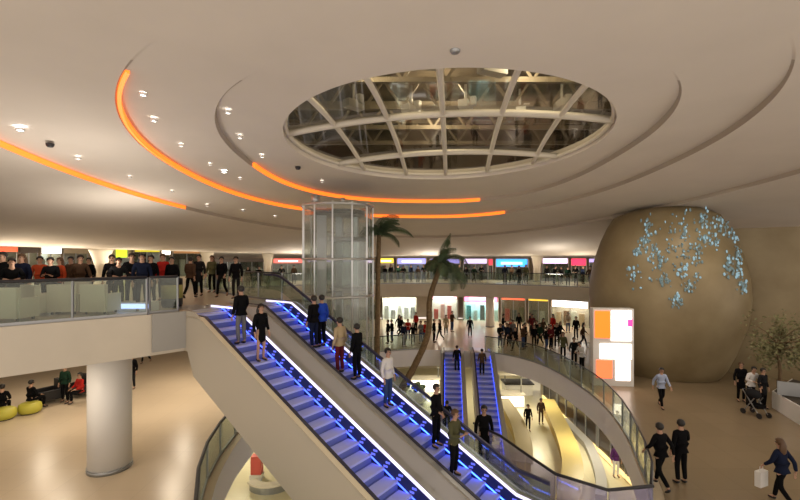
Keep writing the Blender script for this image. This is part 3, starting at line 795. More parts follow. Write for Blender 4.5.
# ------------------------------------------------------------------ plants
M_TRUNK = mat('palm_trunk', (.16, .105, .055), .9, noise=.3, nscale=9, bump=.6)
M_FROND = mat('palm_frond', (.055, .085, .04), .7, noise=.3, nscale=4)
M_OLIVE = mat('olive_leaf', (.19, .185, .085), .7, noise=.3, nscale=5)
def palm(label, path, radii, fronds):
    b = Vector(path[0]); t = thing('palm_tree', label, 'palm tree', b)
    pts = catmull([tuple(Vector(p) - b) for p in path], 6, False)
    n = len(pts); a = MB(); a.tube(pts, [radii[0] + (radii[1] - radii[0]) * i / (n - 1) + .012 * (i % 2) for i in range(n)], 10); a.build('trunk', M_TRUNK, t)
    top = Vector(pts[-1])
    for (az, L, el, droop) in fronds:
        a = MB(); p = top.copy(); seg = 12; d0 = Vector((math.cos(az), math.sin(az), 0)); e = el; sp = [p.copy()]; ds = []
        for s in range(seg):
            dv = d0 * math.cos(e) + Vector((0, 0, math.sin(e))); ds.append(dv); p = p + dv * (L / seg); sp.append(p.copy()); e -= droop / seg
        a.tube(sp, [.03 * (1 - .85 * i / seg) for i in range(seg + 1)], 5)
        side = Vector((-d0.y, d0.x, 0))
        for s in range(1, seg):
            for q in (0, .5):
                bp_ = sp[s] + (sp[s + 1] - sp[s]) * q; f_ = (s + q) / seg
                ll = .55 * L / 2 * math.sin(PI * min(1, .18 + f_ * .82)) + .06
                for sg in (-1, 1):
                    tip = bp_ + side * sg * ll * .75 + ds[s] * ll * .45 + Vector((0, 0, -ll * .55))
                    w = ds[s] * .022
                    mid = (bp_ + tip) / 2 + Vector((0, 0, .05))
                    a.face([bp_ - w, mid - w * 1.3, tip, mid + w * 1.3, bp_ + w])
        a.build('frond', M_FROND, t, fix=False)
    return t
def frs(n, Lr, elr, dr, bias=None, seed=1):
    r = random.Random(seed); out = []
    for k in range(n):
        az = 2 * PI * k / n + r.uniform(-.2, .2)
        L = r.uniform(*Lr)
        if bias is not None: L *= .62 + .5 * (.5 + .5 * math.cos(az - bias))
        out.append((az, L, r.uniform(*elr), r.uniform(*dr)))
    return out
palm('tall palm with thin straight trunk just right of the glass lift', [(X(377, 21), 21, L0), (X(377, 21), 21, 0), (X(377.5, 21), 21, 4), (X(379, 21), 21, 7.55)], (.15, .10),
     frs(17, (1.3, 2.2), (.5, 1.4), (1.3, 2.4), 0.1, 3))
palm('shorter palm with a leaning trunk right of the tall palm', [(X(372, 22), 22, L0), (X(392, 22), 22, -1.2), (X(414, 22), 22, .9), (X(428, 22), 22, 2.6), (X(430, 22), 22, 4.4), (X(441, 22), 22, 6.1)], (.19, .12),
     frs(18, (1.3, 2.1), (.15, 1.45), (1.5, 3.0), -.2, 5) + [(.5, 1.75, 1.45, .5), (-1.2, 1.7, 1.35, .7)])

# right planter and tree
t = thing('planter_box', 'long white planter box at the right edge of concourse', 'planter', (0, 0, 0))
pc = [(X(772, 18.6), 18.6), (X(812, 15.9), 15.9), (19.0, 17.2), (18.6, 20.5)]
a = MB(); a.slab(pc, None, 0.012, .72, None, None, None); a.build('wall', M_WHITE, t)
cxp = sum(p[0] for p in pc) / 4; cyp = sum(p[1] for p in pc) / 4
a = MB(); a.slab([(cxp + (p[0] - cxp) * .94, cyp + (p[1] - cyp) * .94) for p in pc], None, .72, .75, None, None, None); a.build('soil', mat('soil', (.05, .04, .03), .9), t)
def small_tree(label, x, y, z, h, R, n, seed):
    r = random.Random(seed); t = thing('small_tree', label, 'tree', (x, y, z))
    a = MB(); a.tube([(0, 0, 0), (.05, 0, h * .25), (-.03, .03, h * .5), (0, 0, h * .75)], [.07, .06, .05, .03], 8)
    tips = []
    for k in range(11):
        az = r.uniform(0, 2 * PI); L = r.uniform(.6, 1.0) * R; z0 = h * r.uniform(.3, .7)
        e = Vector((math.cos(az) * L, math.sin(az) * L, z0 + r.uniform(.1, .9)))
        a.tube([(0, 0, z0), ((e.x) * .5, e.y * .5, z0 + (e.z - z0) * .65), e], [.035, .022, .01], 5); tips.append(e)
    a.build('trunk', M_TRUNK, t)
    a = MB(); k_ = 0
    for k in range(n):
        c = r.choice(tips) * r.uniform(.55, 1.1) if r.random() < .8 else Vector((0, 0, h * r.uniform(.45, .95)))
        p = c + Vector((r.gauss(0, .2), r.gauss(0, .2), r.gauss(0, .2)))
        d = Vector((r.gauss(0, 1), r.gauss(0, 1), r.gauss(-.2, .6))).normalized() * r.uniform(.10, .2); s = d.cross(Vector((r.gauss(0, 1), r.gauss(0, 1), 1))).normalized() * d.length * .32
        a.face([p, p + d * .5 + s, p + d, p + d * .5 - s])
    a.build('foliage', M_OLIVE, t, fix=False)
    return t
small_tree('olive green leafy tree in front of the gold wall at right', X(779, 18.8), 18.8, .75, 3.2, 1.15, 1500, 4)
t = thing('information_panel', 'dark grey sloping panel on the white planter box', 'panel', (X(793, 17.6), 17.6, .75), -.5)
a = MB(); a.box((0, 0, .35), (1.0, .08, .55)); a.build('board', M_GREY, t)
for sx in (-.3, .3):
    a = MB(); a.box((sx, .05, .12), (.06, .06, .24)); a.build('leg', M_DARK, t)

# ------------------------------------------------------------------ balcony seats etc
def tub_seat(label, px, d, rz, m, parent=None):
    t = thing('tub_chair', label, 'chair', (X(px, d), d, L2), rz, 'pale tub chairs on the left balcony')
    a = MB(); a.box((0, 0, .25), (.62, .6, .34)); a.build('seat', m, t)
    a = MB(); a.box((0, .3, .48), (.72, .14, .80)); a.build('backrest', m, t)
    for sx in (-1, 1):
        a = MB(); a.box((sx * .34, 0, .34), (.12, .62, .52)); a.build('armrest', m, t)
    for sx in (-1, 1):
        for sy in (-1, 1):
            a = MB(); a.box((sx * .28, sy * .24, .04), (.05, .05, .08)); a.build('leg', M_DARK, t)
    return t
M_SEAT = mat('ivory_upholstery', (.72, .68, .58), .7)
for px, d, rz, lb in ((15, 11.5, PI, 'ivory tub chair behind the balcony glass, nearest left edge'), (42, 12.7, PI - .4, 'ivory tub chair behind the balcony glass, second from left edge'),
                      (67, 12.9, PI + .3, 'ivory tub chair behind the balcony glass below the red jackets'), (101, 12.9, PI, 'ivory tub chair in front of the flared balcony column'),
                      (83, 14.3, PI + .2, 'ivory tub chair just left of the flared balcony column')):
    tub_seat(lb, px, d, rz, M_SEAT)
t = thing('litter_bin', 'dark litter bin with olive band at escalator head', 'bin', (X(172, 14.6), 14.6, L2))
a = MB(); a.lathe([(.30, 0), (.33, .1), (.33, .3)], n=20); a.lathe([(.33, .75), (.33, .95), (.2, 1.0)], n=20); a.build('body', M_BLACK, t)
a = MB(); a.lathe([(.335, .3), (.335, .75)], n=20); a.build('band', mat('olive_band', (.28, .26, .08), .5), t)
for px, d, lb in ((137, 13.6, 'small blue lit floor case behind the balcony glass'),):
    t = thing('display_case', lb, 'display case', (X(px, d), d, L2))
    a = MB(); a.box((0, 0, .14), (1.1, .5, .28)); a.build('base', M_WHITE, t)
    a = MB(); a.box((0, -.26, .16), (1.0, .03, .14)); a.build('light_panel', emis('case_blue', (.45, .55, 1), 1.6), t)
# lime poufs on the left of middle floor
M_LIME = mat('lime_leather', (.50, .47, .06), .5)
def pouf(label, px, py):
    x, y = floor_at(px, py); a = MB()
    t = thing('pouf', label, 'pouf', (x, y, 0), 0, 'lime poufs')
    a.lathe([(.30, .03), (.38, .08), (.41, .22), (.38, .38), (.30, .43), (.0001, .44)], n=24); a.build('cushion', M_LIME, t, smooth=True)
    a = MB(); a.lathe([(.3, 0), (.3, .04)], n=20); a.build('base', M_DARK, t)
pouf('lime green pouf at the left edge of middle floor', 4, 419); pouf('lime green pouf under a seated person, right of another', 30, 413)

# ------------------------------------------------------------------ people
def skin_mesh(name, verts, edges, sub=1):
    """verts: list of (pos, (rx, ry)); grows one continuous surface"""
    bm = bmesh.new(); L = bm.verts.layers.skin.verify()
    vs = []
    for i, (p, r) in enumerate(verts):
        v = bm.verts.new(p); v[L].radius = r if isinstance(r, tuple) else (r, r); v[L].use_root = (i == 0); vs.append(v)
    for a, b in edges: bm.edges.new((vs[a], vs[b]))
    me = bpy.data.meshes.new(name); bm.to_mesh(me); bm.free()
    o = bpy.data.objects.new(name, me); COL.objects.link(o)
    m = o.modifiers.new('s', 'SKIN'); m.use_smooth_shade = True; m.branch_smoothing = .2
    if sub: m = o.modifiers.new('d', 'SUBSURF'); m.levels = sub; m.render_levels = sub
    dg = bpy.context.evaluated_depsgraph_get()
    out = bpy.data.meshes.new_from_object(o.evaluated_get(dg)); out.name = name
    bpy.data.objects.remove(o); bpy.data.meshes.remove(me)
    for p in out.polygons: p.use_smooth = True
    return out
def V(*a): return Vector(a)
POSES = {}
def pose(name, arms, legs, pel=.95, lean=0.0, head=0.0):
    """arms: per side (elbow, wrist, hand end); legs: per side (knee, ankle, toe)"""
    POSES[name] = dict(arms=arms, legs=legs, pel=pel, lean=lean, head=head)
ARM_DOWN = [(V(s * .235, -.03, 1.12), V(s * .255, .05, .89), V(s * .25, .08, .80)) for s in (-1, 1)]
LEG_ST = [(V(s * .10, .02, .50), V(s * .105, -.02, .09), V(s * .125, .15, .03)) for s in (-1, 1)]
pose('stand', ARM_DOWN, LEG_ST)
pose('phone', [(V(s * .235, .05, 1.13), V(s * .13, .28, 1.14), V(s * .07, .34, 1.19)) for s in (-1, 1)], LEG_ST, head=.03)
pose('walk', [(V(-.235, .10, 1.14), V(-.24, .28, .97), V(-.23, .34, .90)), (V(.24, -.14, 1.14), V(.26, -.16, .90), V(.26, -.14, .81))],
     [(V(-.10, -.02, .50), V(-.10, -.32, .16), V(-.11, -.22, .03)), (V(.10, .16, .52), V(.10, .24, .10), V(.11, .40, .045))], pel=.94, lean=.03)
pose('ride', [(V(-.235, -.03, 1.12), V(-.255, .05, .89), V(-.25, .08, .80)), (V(.27, .08, 1.15), V(.34, .32, 1.10), V(.35, .40, 1.07))], LEG_ST)
pose('rail', [(V(s * .28, .10, 1.16), V(s * .16, .34, 1.14), V(s * .09, .39, 1.13)) for s in (-1, 1)], LEG_ST, lean=.10, head=.03)
pose('sit', [(V(s * .24, .06, .69), V(s * .15, .28, .62), V(s * .12, .36, .60)) for s in (-1, 1)], [(V(s * .12, .44, .50), V(s * .12, .42, .10), V(s * .13, .58, .035)) for s in (-1, 1)], pel=.50)
def skel(ps, which):
    P_ = POSES[ps]; pz = P_['pel']; ln = P_['lean']
    def T(z): return V(0, ln * (z / .5), pz + z)
    verts = []; edges = []
    def add(p, r, prev=None):
        verts.append((p, r)); i = len(verts) - 1
        if prev is not None: edges.append((prev, i))
        return i
    sh = [T(.45) + V(s * .165, 0, 0) for s in (-1, 1)]
    if which == 'body':
        g = add(T(0), (.122, .088)); b = add(T(.16), (.118, .085), g); c = add(T(.32), (.145, .10), b); d = add(T(.45), (.10, .075), c)
        nk = add(T(.52), .052, d); hb = add(T(.585) + V(0, .012 + P_['head'], 0), (.056, .062), nk); hm = add(T(.655) + V(0, .02 + P_['head'], 0), (.078, .092), hb); ht = add(T(.735) + V(0, .012 + P_['head'], 0), (.066, .078), hm)
        for s in (0, 1):
            sg = -1 if s == 0 else 1
            a = add(sh[s], .056, d); e, w, h = P_['arms'][s]
            i = add(e, .040, a); i = add(w, (.027, .024), i); pal = w + (h - w) * .75; i = add(pal, (.036, .018), i)
            fd = (h - w).normalized(); sd = fd.cross(V(0, 0, 1)) if abs(fd.z) < .8 else fd.cross(V(0, 1, 0)); sd.normalize()
            sd = sd if sd.length else V(1, 0, 0)
            curl = fd.cross(sd).normalized()
            if curl.z > 0 and abs(fd.z) < .8: curl = -curl
            for q, (o_, L) in enumerate(((-.026, .068), (-.009, .078), (.009, .073), (.026, .058))):
                j = add(pal + sd * o_ + fd * .03, .009, i); j = add(pal + sd * o_ * 1.15 + fd * (.03 + L * .55) + curl * .008, .0085, j); add(pal + sd * o_ * 1.15 + fd * (.03 + L) + curl * .03, .007, j)
            j = add(w + fd * .03 - sd * .03, .011, i); add(w + fd * .075 - sd * .055 + curl * .012, .009, j)
            hp = T(-.03) + V(sg * .09, 0, 0); kn, an, to = P_['legs'][s]
            i = add(hp, .078, g); i = add(kn, .052, i); i = add(an, .036, i); add(to, (.034, .026), i)
    elif which in ('jacket', 'coat'):
        g = add(T(.05), (.150, .114)); b = add(T(.18), (.146, .110), g); c = add(T(.33), (.168, .122), b); d = add(T(.455), (.125, .095), c); add(T(.525), (.068, .066), d)
        if which == 'jacket': add(T(-.07), (.150, .116), g)
        elif ps == 'sit': i = add(T(-.06), (.18, .15), g); add(T(-.02) + V(0, .3, .03), (.19, .10), i)
        else: i = add(T(-.14), (.168, .134), g); add(T(-.42), (.19, .16), i)
        for s in (0, 1):
            a = add(sh[s], .074, d); e, w, h = P_['arms'][s]; i = add(e, .056, a); add(w - (w - e) * .06, .043, i)
    elif which == 'trousers':
        g = add(T(0), (.138, .104)); add(T(.08), (.132, .098), g)
        for s in (0, 1):
            sg = -1 if s == 0 else 1
            hp = T(-.05) + V(sg * .09, 0, 0); kn, an, to = P_['legs'][s]; i = add(hp, .092, g); i = add(kn, .068, i); add(an + V(0, 0, .02), .055, i)
    elif which in ('shoes_a', 'shoes_b'):
        kn, an, to = P_['legs'][0 if which == 'shoes_a' else 1]; d = (to - an); d.z = 0; d.normalize()
        i = add(V(an.x, an.y, an.z + .01), .047); i = add(V(an.x, an.y, an.z - .04) - d * .02, (.05, .042), i); add(V(to.x, to.y, to.z + .008), (.048, .034), i)
    return verts, edges
MESH = {}
def headpos(ps):
    P_ = POSES[ps]; return V(0, P_['lean'] * 1.31 + .02 + P_['head'], P_['pel'] + .675)
def get_mesh(ps, which):
    k = (ps, which)
    if k in MESH: return MESH[k]
    if which in ('short_hair', 'long_hair'):
        b = bmesh.new(); hp = headpos(ps)
        bmesh.ops.create_uvsphere(b, u_segments=16, v_segments=10, radius=1, matrix=Matrix.Translation(hp + V(0, -.014, .028)) @ Matrix.Diagonal((.101, .112, .105, 1)))
        kill = [v for v in b.verts if (v.co - hp).y > .035 and v.co.z < hp.z + .045 or v.co.z < hp.z - .075]
        bmesh.ops.delete(b, geom=kill, context='VERTS')
        if which == 'long_hair':
            bmesh.ops.create_uvsphere(b, u_segments=14, v_segments=10, radius=1, matrix=Matrix.Translation(hp + V(0, -.085, -.13)) @ Matrix.Diagonal((.115, .06, .21, 1)))
        me = bpy.data.meshes.new(which); b.to_mesh(me); b.free()
        for p in me.polygons: p.use_smooth = True
    elif which == 'eyes':
        b = bmesh.new(); hp = headpos(ps)
        for s in (-1, 1): bmesh.ops.create_uvsphere(b, u_segments=8, v_segments=6, radius=.014, matrix=Matrix.Translation(hp + V(s * .032, .076, -.005)))
        bmesh.ops.create_uvsphere(b, u_segments=8, v_segments=6, radius=1, matrix=Matrix.Translation(hp + V(0, .07, -.075)) @ Matrix.Diagonal((.024, .010, .007, 1)))
        me = bpy.data.meshes.new('eyes'); b.to_mesh(me); b.free()
    else:
        v, e = skel(ps, which)
        me = skin_mesh(which, v, e)
        if which == 'body':   # nose and ears
            b = bmesh.new(); b.from_mesh(me); hp = headpos(ps)
            bmesh.ops.create_cone(b, cap_ends=True, segments=8, radius1=.018, radius2=.006, depth=.05, matrix=Matrix.Translation(hp + V(0, .086, -.032)) @ Matrix.Rotation(.35, 4, 'X'))
            for s in (-1, 1): bmesh.ops.create_uvsphere(b, u_segments=8, v_segments=6, radius=1, matrix=Matrix.Translation(hp + V(s * .08, 0, -.02)) @ Matrix.Diagonal((.012, .022, .034, 1)))
            b.to_mesh(me); b.free()
    me.materials.append(None)
    MESH[k] = me
    return me
PAL = {'black': (.006, .006, .007), 'charcoal': (.016, .016, .018), 'navy': (.012, .017, .04), 'blue': (.02, .06, .42), 'red': (.42, .025, .02), 'orange red': (.50, .08, .03), 'beige': (.42, .33, .20),
       'white': (.68, .67, .66), 'grey': (.16, .16, .165), 'brown': (.075, .045, .028), 'pale blue': (.36, .42, .58), 'olive': (.09, .09, .045), 'purple': (.10, .03, .14), 'dark green': (.015, .04, .025), 'pink': (.5, .28, .28),
       'denim blue': (.04, .07, .17), 'maroon': (.12, .015, .02), 'cream': (.55, .49, .38)}
def cmat(c): return mat('cloth_' + c.replace(' ', '_'), PAL[c], .9, spec=.08)
M_SKIN = mat('skin', (.46, .27, .18), .6)
HAIRC = {'black': mat('hair_black', (.012, .010, .009), .5), 'brown': mat('hair_brown', (.09, .045, .018), .5), 'blond': mat('hair_blond', (.40, .26, .08), .5)}
M_EYE = mat('eye_dark', (.03, .02, .02), .3)
PEOPLE = []
def person(look, where, x, y, z, face, ps='stand', top='black', bottom='black', coat='jacket', hair='black', long=False, s=1.0, cat='person', bare=False):
    body = bpy.data.objects.new('person', get_mesh(ps, 'body')); COL.objects.link(body)
    body.location = (x, y, z); body.rotation_euler = (0, 0, face); body.scale = (s, s, s)
    def child(which, m, nm=None):
        o = bpy.data.objects.new(nm or which, get_mesh(ps, which)); COL.objects.link(o); o.parent = body
        o.material_slots[0].link = 'OBJECT'; o.material_slots[0].material = m
        return o
    body.material_slots[0].link = 'OBJECT'; body.material_slots[0].material = M_SKIN
    child(coat, cmat(top))
    if not bare: child('trousers', cmat(bottom))
    else:
        child('trousers', cmat(bottom), 'shorts') if False else None
    child('shoes_a', M_BLACK, 'shoe'); child('shoes_b', M_BLACK, 'shoe')
    child('long_hair' if long else 'short_hair', HAIRC[hair], 'hair'); child('eyes', M_EYE)
    body['category'] = cat
    px = 400 + F * x / y
    PEOPLE.append([px, look, where, body])
    return body
def on_esc(T0, W, s, off):   # standing spot on an escalator, s metres down the run
    p = T0 + U * s + N_ * off
    return p.x, p.y, L2 - slope * .4 * (math.floor(s / .4) + .5)
def esc_s(T0, off, px):
    lo, hi = -1.0, 9.4
    for _ in range(50):
        m = (lo + hi) / 2; p = T0 + U * m + N_ * off
        if 400 + F * p.x / p.y < px: lo = m
        else: hi = m
    return lo
UP = math.atan2(-U.y, -U.x) - PI / 2; DOWN = math.atan2(U.y, U.x) - PI / 2
def rider(look, esc, px, off, face, s=1.0, **kw):
    T0, W = (TA, 1.5) if esc == 'A' else (TB, 1.62)
    q = esc_s(T0, off, px)
    q = (math.floor(q / .4) + .5) * .4 if q > 0 else q
    x, y, z = on_esc(T0, W, q, off)
    if q <= 0: z = L2 + .01
    return person(look, kw.pop('where'), x, y, z, face, s=s, **kw)
N1 = 'at the head of the nearest escalator'
rider('person in black jacket and grey trousers', 'A', 240, .75, UP, where='near top of the nearest escalator', ps='ride', top='black', bottom='grey')
rider('person in black skirted coat with bare legs', 'A', 261, .85, DOWN, where='on the nearest escalator', ps='stand', top='black', coat='coat', hair='black', long=True, bare=True, s=.95)
rider('person in black jacket', 'B', 311, .8, UP, where='beside a blue jacket atop the rear escalator', ps='ride', top='black', bottom='navy')
rider('person in bright blue jacket', 'B', 325, 1.15, UP, where='high on the rear escalator', ps='stand', top='blue', bottom='black')
rider('person in beige jacket', 'B', 341, .75, UP, where='on the rear escalator', ps='stand', top='beige', bottom='maroon')
rider('person in black clothes', 'B', 356, 1.1, UP, where='just right of the beige jacket on rear escalator', ps='ride', top='black', bottom='black')
rider('person in white shirt and blue jeans', 'B', 386, 1.1, DOWN, where='midway down the rear escalator', ps='stand', top='white', bottom='denim blue')
rider('person in black jacket', 'B', 442, 1.2, DOWN, where='behind an olive jacket low on rear escalator', ps='ride', top='black', bottom='black')
rider('person in dark olive jacket', 'B', 452, .75, DOWN, where='low on the rear escalator', ps='phone', top='olive', bottom='black', hair='brown', s=1.0)
# tall dark figure on the floor strip by the glass railing
person('tall person in long black coat', 'standing beside the low end of rear escalator', X(484, 14.2), 14.2, 0, 2.6, 'stand', 'black', 'black', 'coat', s=1.0) if False else None
person('person in long black coat', 'by the glass railing beside the blue escalators', X(484, 13.5), 13.5, 0, PI, 'stand', 'black', 'black', 'coat', s=1.06)
# far escalator riders
def rider2(look, where, px, d, **kw):
    z = -(30.1 - d) * slope / .9945 - .1
    person(look, where, X(px, d), d, z, 0, **kw)
rider2('person in dark clothes', 'on the left far escalator', 457, 28.3, ps='stand', top='black', bottom='navy')
rider2('person in brown jacket', 'on the right far escalator', 482, 28.0, ps='stand', top='brown', bottom='black')
rider2('person in black jacket', 'lower on the left far escalator', 447, 24.0, ps='ride', top='black', bottom='black')
# right concourse
def on_floor(look, where, px, py, face, z=0.0, **kw):
    x, y = floor_at(px, py, z); return person(look, where, x, y, z + (.012 if z == 0 and x > 6 else 0), face, **kw)
on_floor('person in pale blue top', 'walking alone on brown concourse', 661, 408, PI, ps='walk', top='pale blue', bottom='black')
on_floor('person in black jacket', 'left of a close pair on brown concourse', 661, 489, .3, ps='walk', top='black', bottom='black', s=1.05)
on_floor('person in black jacket', 'right of a close pair on brown concourse', 681, 484, .1, ps='ride', top='black', bottom='black', s=1.05)
on_floor('person in black coat', 'left in the group by white planter', 741, 402, PI - .3, ps='stand', top='black', bottom='black', coat='coat', hair='brown', s=1.02)
on_floor('person in white jacket', 'behind the pushchair by white planter', 751, 406, PI, ps='rail', top='white', bottom='black', hair='black')
on_floor('person in charcoal coat', 'right in the group by white planter', 763, 409, PI + .3, ps='stand', top='charcoal', bottom='black', coat='coat')
on_floor('person with long brown hair in dark blue jacket', 'at the bottom right corner', 782, 506, .3, ps='walk', top='navy', bottom='black', hair='brown', long=True, s=1.0)
bx_, by_ = floor_at(782, 506); bx_ -= .32; by_ += .26
t = thing('shopping_bag', 'white shopping bag carried at the bottom right corner', 'bag', (bx_, by_, .39), .4)
a = MB(); a.box((0, 0, .2), (.34, .14, .40)); a.build('body', M_WHITE, t)
a = MB(); a.tube([(-.08, 0, .4), (-.06, 0, .52), (.06, 0, .52), (.08, 0, .4)], .008, 6); a.build('handle', M_WHITE, t)
# pushchair
sx_, sy_ = floor_at(756, 416)
t = thing('pushchair', 'black pushchair in the group by white planter', 'pushchair', (sx_, sy_, .012), .2)
for wx in (-.24, .24):
    for wy in (-.32, .34):
        a = MB(); a.tube([(wx - .02, wy, .11), (wx + .02, wy, .11)], .11, 16); a.build('wheel', M_BLACK, t)
a = MB(); a.bar((-.22, -.3, .12), (-.22, .38, 1.0), .03, .03); a.bar((.22, -.3, .12), (.22, .38, 1.0), .03, .03); a.bar((-.22, .34, .12), (-.22, -.1, .75), .03, .03); a.bar((.22, .34, .12), (.22, -.1, .75), .03, .03); a.build('frame', M_GREY, t)
a = MB(); a.box((0, -.02, .42), (.42, .45, .12)); a.box((0, .2, .66), (.42, .1, .55)); a.build('seat', cmat('black'), t)
a = MB(); a.sphere((0, .12, .85), .26, (1, 1.1, .8)); a.build('hood', cmat('charcoal'), t)
a = MB(); a.tube([(-.22, .38, 1.0), (.22, .38, 1.0)], .02, 8); a.build('handlebar', M_BLACK, t)
# lower floor
on_floor('person in purple top and white trousers', 'on the lower floor under right edge', 616, 477, PI, z=L0, ps='stand', top='purple', bottom='white')
on_floor('person in black', 'on lower floor by the bright kiosk', 528, 431, PI, z=L0, ps='stand', top='black', bottom='charcoal')
on_floor('person in brown', 'on lower floor right of the bright kiosk', 541, 424, PI, z=L0, ps='stand', top='brown', bottom='brown')
# left of the middle floor
def sitter(look, where, px, py, face, **kw):
    on_floor(look, where, px, py, face, ps='sit', **kw)
on_floor('seated person in black', 'on the lime pouf at left edge', 2, 416, .5, ps='sit', top='black', bottom='black')
on_floor('seated person in black', 'on the lime pouf near white column', 31, 410.5, -.3, ps='sit', top='black', bottom='black')
tt = thing('lounge_chair', 'low black lounge chair behind the lime poufs', 'chair', (*floor_at(50, 402), 0), 2.6)
def lounge(t):
    a = MB(); a.box((0, 0, .3), (.75, .7, .28)); a.build('seat', M_BLACK, t)
    a = MB(); a.box((0, -.36, .6), (.75, .16, .7)); a.build('backrest', M_BLACK, t)
    for s in (-1, 1):
        a = MB(); a.box((s * .42, 0, .4), (.12, .75, .4)); a.build('armrest', M_BLACK, t)
lounge(tt)
tt = thing('lounge_chair', 'low black lounge chair beside the white column', 'chair', (*floor_at(80, 396), 0), 2.9); lounge(tt)
on_floor('person in dark green jacket', 'left of the white column on middle floor', 63, 402, .6, ps='sit', top='dark green', bottom='black', s=1.35) if False else None
on_floor('person in dark green jacket', 'left of white column on middle floor', 65, 402, PI, ps='stand', top='dark green', bottom='black', s=.95)
on_floor('seated person in red jacket', 'beside the white column', 80, 401, PI - .4, ps='sit', top='red', bottom='black')
on_floor('person in black', 'half behind the white column', 132, 389, PI, ps='stand', top='black', bottom='charcoal')
on_floor('person in navy', 'under the balcony edge right of white column', 146, 363, PI, ps='walk', top='navy', bottom='black')

def crowd(where, level, rows):
    for (px, d, top, bottom, ps, face, coat, hair, long) in rows:
        g = 'jacket' if coat == 'jacket' else 'coat'
        person('person in %s %s' % (top, g), where, X(px, d), d, level, face, ps, top, bottom, coat, hair, long, s=rnd.uniform(.94, 1.05))
Z0 = PI
crowd('on the left balcony', L2, [
    (3, 12.6, 'black', 'black', 'stand', Z0, 'coat', 'black', False), (12, 12.0, 'black', 'black', 'rail', Z0 + .7, 'jacket', 'black', False), (22, 13.4, 'navy', 'black', 'stand', Z0, 'coat', 'brown', True),
    (40, 14.2, 'orange red', 'black', 'stand', Z0 + .5, 'jacket', 'black', False), (51, 13.4, 'black', 'charcoal', 'phone', Z0 + .3, 'jacket', 'black', False), (60, 14.6, 'orange red', 'charcoal', 'stand', Z0 - .4, 'jacket', 'brown', True),
    (71, 15.6, 'brown', 'black', 'stand', Z0, 'jacket', 'black', False), (80, 14.6, 'brown', 'charcoal', 'walk', Z0 + .9, 'coat', 'black', False), (89, 17.2, 'black', 'black', 'stand', Z0, 'jacket', 'black', False),
    (112, 14.4, 'black', 'charcoal', 'stand', Z0 + .4, 'coat', 'black', False), (118, 13.6, 'charcoal', 'black', 'rail', Z0 + .7, 'jacket', 'black', False), (131, 14.2, 'black', 'navy', 'rail', Z0 + .7, 'jacket', 'black', False),
    (142, 13.5, 'navy', 'navy', 'stand', Z0 + .6, 'jacket', 'black', True), (151, 15.4, 'black', 'charcoal', 'stand', Z0, 'coat', 'black', False), (163, 16.5, 'red', 'black', 'stand', Z0, 'jacket', 'brown', False),
    (172, 15.8, 'black', 'black', 'stand', Z0, 'jacket', 'black', False)])
crowd('on the upper landing behind the escalators', L2, [
    (190, 17.6, 'brown', 'black', 'walk', 0, 'jacket', 'black', False), (199, 18.8, 'charcoal', 'black', 'stand', Z0, 'coat', 'black', False), (222, 18.2, 'black', 'black', 'walk', Z0, 'jacket', 'black', False),
    (236, 17.4, 'black', 'charcoal', 'stand', Z0, 'jacket', 'black', False), (212, 20.6, 'olive', 'black', 'stand', Z0, 'jacket', 'brown', True)])
crowd('on the far floor left of the glass lift', LF, [(248, 36, 'black', 'black', 'stand', Z0, 'coat', 'black', False), (259, 37, 'black', 'black', 'stand', Z0, 'jacket', 'black', False),
    (282, 38.5, 'charcoal', 'black', 'rail', Z0, 'jacket', 'black', False), (294, 40, 'brown', 'black', 'stand', Z0, 'jacket', 'black', False)])
rows = []
cs = ['black', 'charcoal', 'dark green', 'black', 'navy', 'brown', 'black', 'olive', 'charcoal']
for k, px in enumerate((385, 391, 398, 404, 411, 418, 424, 446, 453, 459, 466, 474, 481, 505, 512, 519, 526, 547, 554, 561, 568, 576, 583, 590)):
    dd = math.sqrt(1) and arcpt(px, 20.0).y; rows.append((px, dd + .75 + (k * 7 % 5) * 1.1, cs[k % 9], 'black', ('rail', 'stand', 'walk')[k % 3] if (k * 7 % 5) else 'stand', Z0 + ((k * 5) % 7 - 3) * .25, 'coat' if k % 4 == 1 else 'jacket', 'brown' if k % 5 == 2 else 'black', k % 3 == 1))
crowd('on the far upper floor', LF, rows)
rows = []
cols = ['black', 'charcoal', 'red', 'red', 'black', 'red', 'beige', 'black', 'brown', 'black', 'navy', 'black', 'grey', 'black', 'red', 'black', 'maroon', 'black', 'charcoal', 'brown', 'black', 'red', 'black', 'cream', 'black', 'brown']
cols += ['black', 'charcoal', 'black', 'brown', 'black', 'dark green', 'black', 'maroon', 'black', 'black', 'navy', 'black', 'grey', 'black']
pxs = [388, 399, 408, 416, 401, 425, 446, 440, 452, 470, 507, 503, 513, 519, 511, 525, 532, 537, 530, 543, 549, 553, 560, 568, 576, 583] + [500, 509, 516, 523, 534, 540, 546, 551, 557, 392, 404, 413, 421, 434]
for k, px in enumerate(pxs):
    d = 32.5 + (k * 3 % 5) * 1.3
    if k >= 26: d = (29.9 if px > 480 else 31.3) + (k % 4) * .55
    elif px > 500: d = 31.2 + (k * 3 % 5) * 1.5
    rows.append((px, d, cols[k], ('black', 'charcoal', 'denim blue')[k % 3], ('stand', 'walk', 'phone')[k % 3], Z0 + ((k * 5) % 7 - 3) * .4, 'coat' if k % 5 == 1 else 'jacket', 'brown' if k % 4 == 2 else 'black', k % 3 == 1))
crowd('on the far middle floor', 0.0, rows)
crowd('by the glass railing below the pod', 0.0, [(574, 25.5, 'black', 'black', 'stand', Z0, 'jacket', 'black', False), (582, 24.5, 'white', 'black', 'rail', PI / 2 + .3, 'jacket', 'black', False), (563, 27.0, 'olive', 'black', 'stand', Z0, 'jacket', 'brown', True)])
